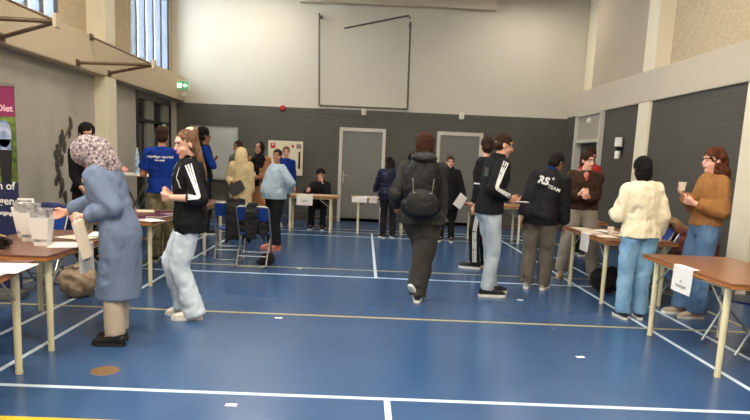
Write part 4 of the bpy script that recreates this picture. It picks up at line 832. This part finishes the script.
# woman in the black coat
I = person('woman with glasses in a long black coat holding white papers', (1.62, 11.62, 0), 170, 1.64, .95, 1.12, head=(12, 0), hL=(-.3, .12, .84), sk='fair_skin', hair=('short', 'auburn_hair'), top=dict(m='black_jersey', name='coat', th=.045, long=.62, flare=.05, sr=(.09, .08, .06), collar=.025, hood=1), vox=.009, seed=14)
T = I['Th']; g = G()
for sx in (-1, 1): g.tube([T @ V((sx*.031+.02*math.cos(a), .094, .012+.015*math.sin(a))) for a in np.linspace(0, 2*PI, 13)], .0022, 6); g.tube([T @ V((sx*.05, .092, .014)), T @ V((sx*.078, .0, .012))], .002, 6)
obj('glasses', g, 'black', I['body'])
o = obj('paper_sheets', G().box((-.09, -.004, -.13), (.09, .004, .13)), 'paper'); o.location = I['W'] @ V((-.24, .24, .80)); o.rotation_euler = (0, .6, .35); tag(o, 'white papers held low by the woman in the long black coat', 'paper')
# man behind, black striped trousers
I = person('man in black with white-striped trouser leg behind the man in pale jeans', (1.72, 8.72, 0), 60, 1.90, 1.0, .98, head=(-55, 4), fL=(-.12, .02, 10, 0, 0), fR=(.08, -.08, 0, 0, 0), sk='light_skin', hair=('short', 'dark_brown_hair'), top=dict(m='black_jersey', th=.03, hem=-.05, sr=(.085, .072, .055)), legs=dict(m='black_trouser', thigh=.098, knee=.075, hem=.065), shoe=('black_mesh', 'rubber_white'), vox=.009, seed=15)
hip, K, ank, _ = I['feet'][-1]; t = bvh(I['trousers'])
for k in (-1, 0, 1): strip(I['trousers'], 'leg_stripe', [hip+V((0, k*.022, 0)), K+V((0, k*.022, 0)), ank+V((0, k*.022, 0))], (-1, -.35, 0), .013, 'stripe', tree=t)
S, E_, h, d = I['arms'][-1]; strip(I['top'], 'sleeve_band', [E_+V((-.02, -.07, .03)), E_+V((-.03, 0, .03)), E_+V((-.02, .07, .03))], (-1, -.2, 0), .018, 'stripe')
# man in track jacket and pale jeans
I = person('man in a black track jacket with white sleeve stripes and pale jeans facing right', (1.46, 6.88, 0), -78, 1.88, 1.03, .98, lean=8, head=(-8, 12), hR=('w', 1.62, 6.74, 1.14), hL=('w', 1.66, 6.94, 1.13), fL=(-.09, .1, 6, 0, 0), fR=(.08, -.02, -8, 0, 0), poff=(0, -.03), sk='light_skin', hair=('cropped', 'dark_brown_hair'), top=dict(m='black_jersey', name='track_jacket', th=.03, hem=-.06, sr=(.082, .072, .052), sl=.9, collar=.016), legs=dict(m='faded_denim', thigh=.1, knee=.076, hem=.066, cuff=.02, wr=.012), shoe=('black_mesh', 'rubber_white'), vox=.007, curl=40, seed=16)
sleeve_stripes(I, 1, w1=.014, gap=.024)
M['badge_green'] = mat('green_red_badge', (40, 70, 54), .7, c2=(96, 40, 40), vs=20)
c = I['Cc'](.36)-I['f']*.06; strip(I['top'], 'badge', [c+V((0, 0, .05)), c, c-V((0, 0, .05))], I['r']-I['f']*.9, .075, 'badge_green')
o = obj('paper_sheet', G().box((-.1, -.06, 0), (.1, .06, .003)), 'paper'); o.location = (1.76, 6.84, 1.10); tag(o, 'white slip under the hands of the man in the striped track jacket', 'paper')
# man with the lettered jacket
I = person('man in black jacket lettered RS+ and grey trousers, seen from behind', (2.17, 7.36, 0), -24, 1.73, 1.06, 1.08, lean=13, side=9, head=(-34, 26), hL=('w', 1.93, 7.32, .84), fL=(-.10, .0, 6, 0, 0), fR=(.10, .03, -8, 0, 0), poff=(.0, -.05), sk='brown_skin', hair=('short', 'black_hair'), top=dict(m='black_softshell', name='team_jacket', th=.035, hem=-.09, sr=(.092, .08, .062), collar=.02), legs=dict(m='grey_trouser', thigh=.105, knee=.088, hem=.085, cuff=.03, wr=.013), shoe=('grey_shoe', 'rubber_white'), vox=.008, seed=17)
tl = lambda x, t: rot_to(I['r'], I['u'], -I['f'], I['Cc'](t)+I['r']*x-I['f']*.16) @ Matrix.Rotation(-.12, 4, 'Z')
tr = bvh(I['top'])
print_on(I['top'], 'RS', .125, tl(-.05, .34), 'stripe', bold=.005, shear=.0, tree=tr); print_on(I['top'], '+', .08, tl(.055, .395), 'stripe', bold=.0, tree=tr); print_on(I['top'], 'TEAM', .058, tl(.09, .295), 'stripe', bold=.001, tree=tr)
strip(I['top'], 'blue_collar_edge', [I['NB']-I['r']*.06+I['u']*.03, I['NB']+I['u']*.035-I['f']*.05, I['NB']+I['r']*.06+I['u']*.03], -I['f'], .02, 'royal_blue_cotton')
# smiling man in brown
I = person('smiling man in brown fleece with red and white neckerchief', (3.0, 8.28, 0), 170, 1.74, 1.05, 1.02, lean=-2, head=(38, 2), hL=(-.02, .28, 1.13), hR=(.08, .27, 1.17), fL=(-.22, .0, 14, 0, 0), fR=(.21, .05, -14, 0, 0), poff=(0, 0), sk='fair_skin', hair=('short', 'dark_brown_hair'), top=dict(m='dark_brown_fleece', name='fleece_jacket', th=.045, hem=-.0, sr=(.098, .088, .062), wr=.016), legs=dict(m='mid_grey_trouser', thigh=.122, knee=.1, hem=.085, cuff=.02), shoe=('tan_shoe', 'tan_shoe'), vox=.008, curl=40, seed=18)
g = G(); 
for i in range(14):
    a = 2*PI*i/14; b2 = 2*PI*(i+1)/14; q = lambda t: I['NB']+V((math.cos(t)*.082, .016+math.sin(t)*.095, .0-.045*max(0, math.sin(t)))); g.cap(q(a), q(b2), .024, .024)
g.cap(I['NB']+V((0, .13, -.04)), I['NB']+V((0.0, .16, -.12)), .035, .02); link('neckerchief', remeshed(g, .01, 2, .5, .006, 20), 'redscarf', I['root'])
# person behind him
person('dark-haired person in red standing right behind the smiling man', (3.87, 10.5, 0), 120, 1.88, 1.0, .95, head=(10, 4), sk='light_skin', hair=('short', 'dark_brown_hair'), top=dict(m='red_cotton', name='jumper', th=.025), vox=.01, seed=19)
# woman in cream jumper
I = person('person in chunky cream jumper and sky-blue jeans, back to the camera', (2.79, 6.02, 0), -4, 1.66, .96, 1.0, side=-3, head=(10, 14), hL=('w', 2.62, 6.28, 1.06), hR=(.2, .08, .86), poleL=(-.35, -.5, -1), fL=(-.085, .0, 8, 0, 0), fR=(.09, .03, -8, 0, 0), sk='brown_skin', hair=('short', 'black_hair'), top=dict(m='cream_knit', name='jumper', th=.035, hem=-.04, sr=(.08, .074, .058), wr=.014, sl=.95), legs=dict(m='sky_denim', thigh=.107, knee=.084, hem=.082, cuff=.03, wr=.013), shoe=('black_mesh', 'rubber_white'), vox=.008, seed=20)
T = I['Th']; link('headscarf', remeshed(G().ell((0, -.02, .045), (.092, .105, .1), T).ell((0, -.03, -.05), (.085, .085, .10), T).ell((0, -.035, 0), (.09, .095, .09), T), .009, 3, .5, .004, 20), 'black_scarf', I['body'])
# woman with the cup
I = person('woman with curly red-brown hair in a brown jumper and blue jeans holding a paper cup', (3.55, 6.22, 0), 88, 1.78, .95, 1.02, head=(4, 5), lean=-2, hL=('w', 3.35, 6.10, 1.20), hR=('w', 3.30, 6.24, 1.27), fL=(-.08, .02, 6, 0, 0), fR=(.09, .1, -6, 0, 0), sk='fair_skin', hair=('curls', 'red_brown_hair'), top=dict(m='brown_knit', name='jumper', th=.03, hem=.02, sr=(.082, .078, .055), wr=.012, sl=.9), legs=dict(m='mid_denim', thigh=.1, knee=.085, hem=.1, cuff=.02), shoe=('beige_suede', 'rubber_white'), vox=.007, curl=48, bust=1, seed=21)
pm = I['W'] @ I['palm1']
cup(pm.x-.01, pm.y-.01, pm.z-.01, 'paper cup held in the hand of the woman with curly hair')
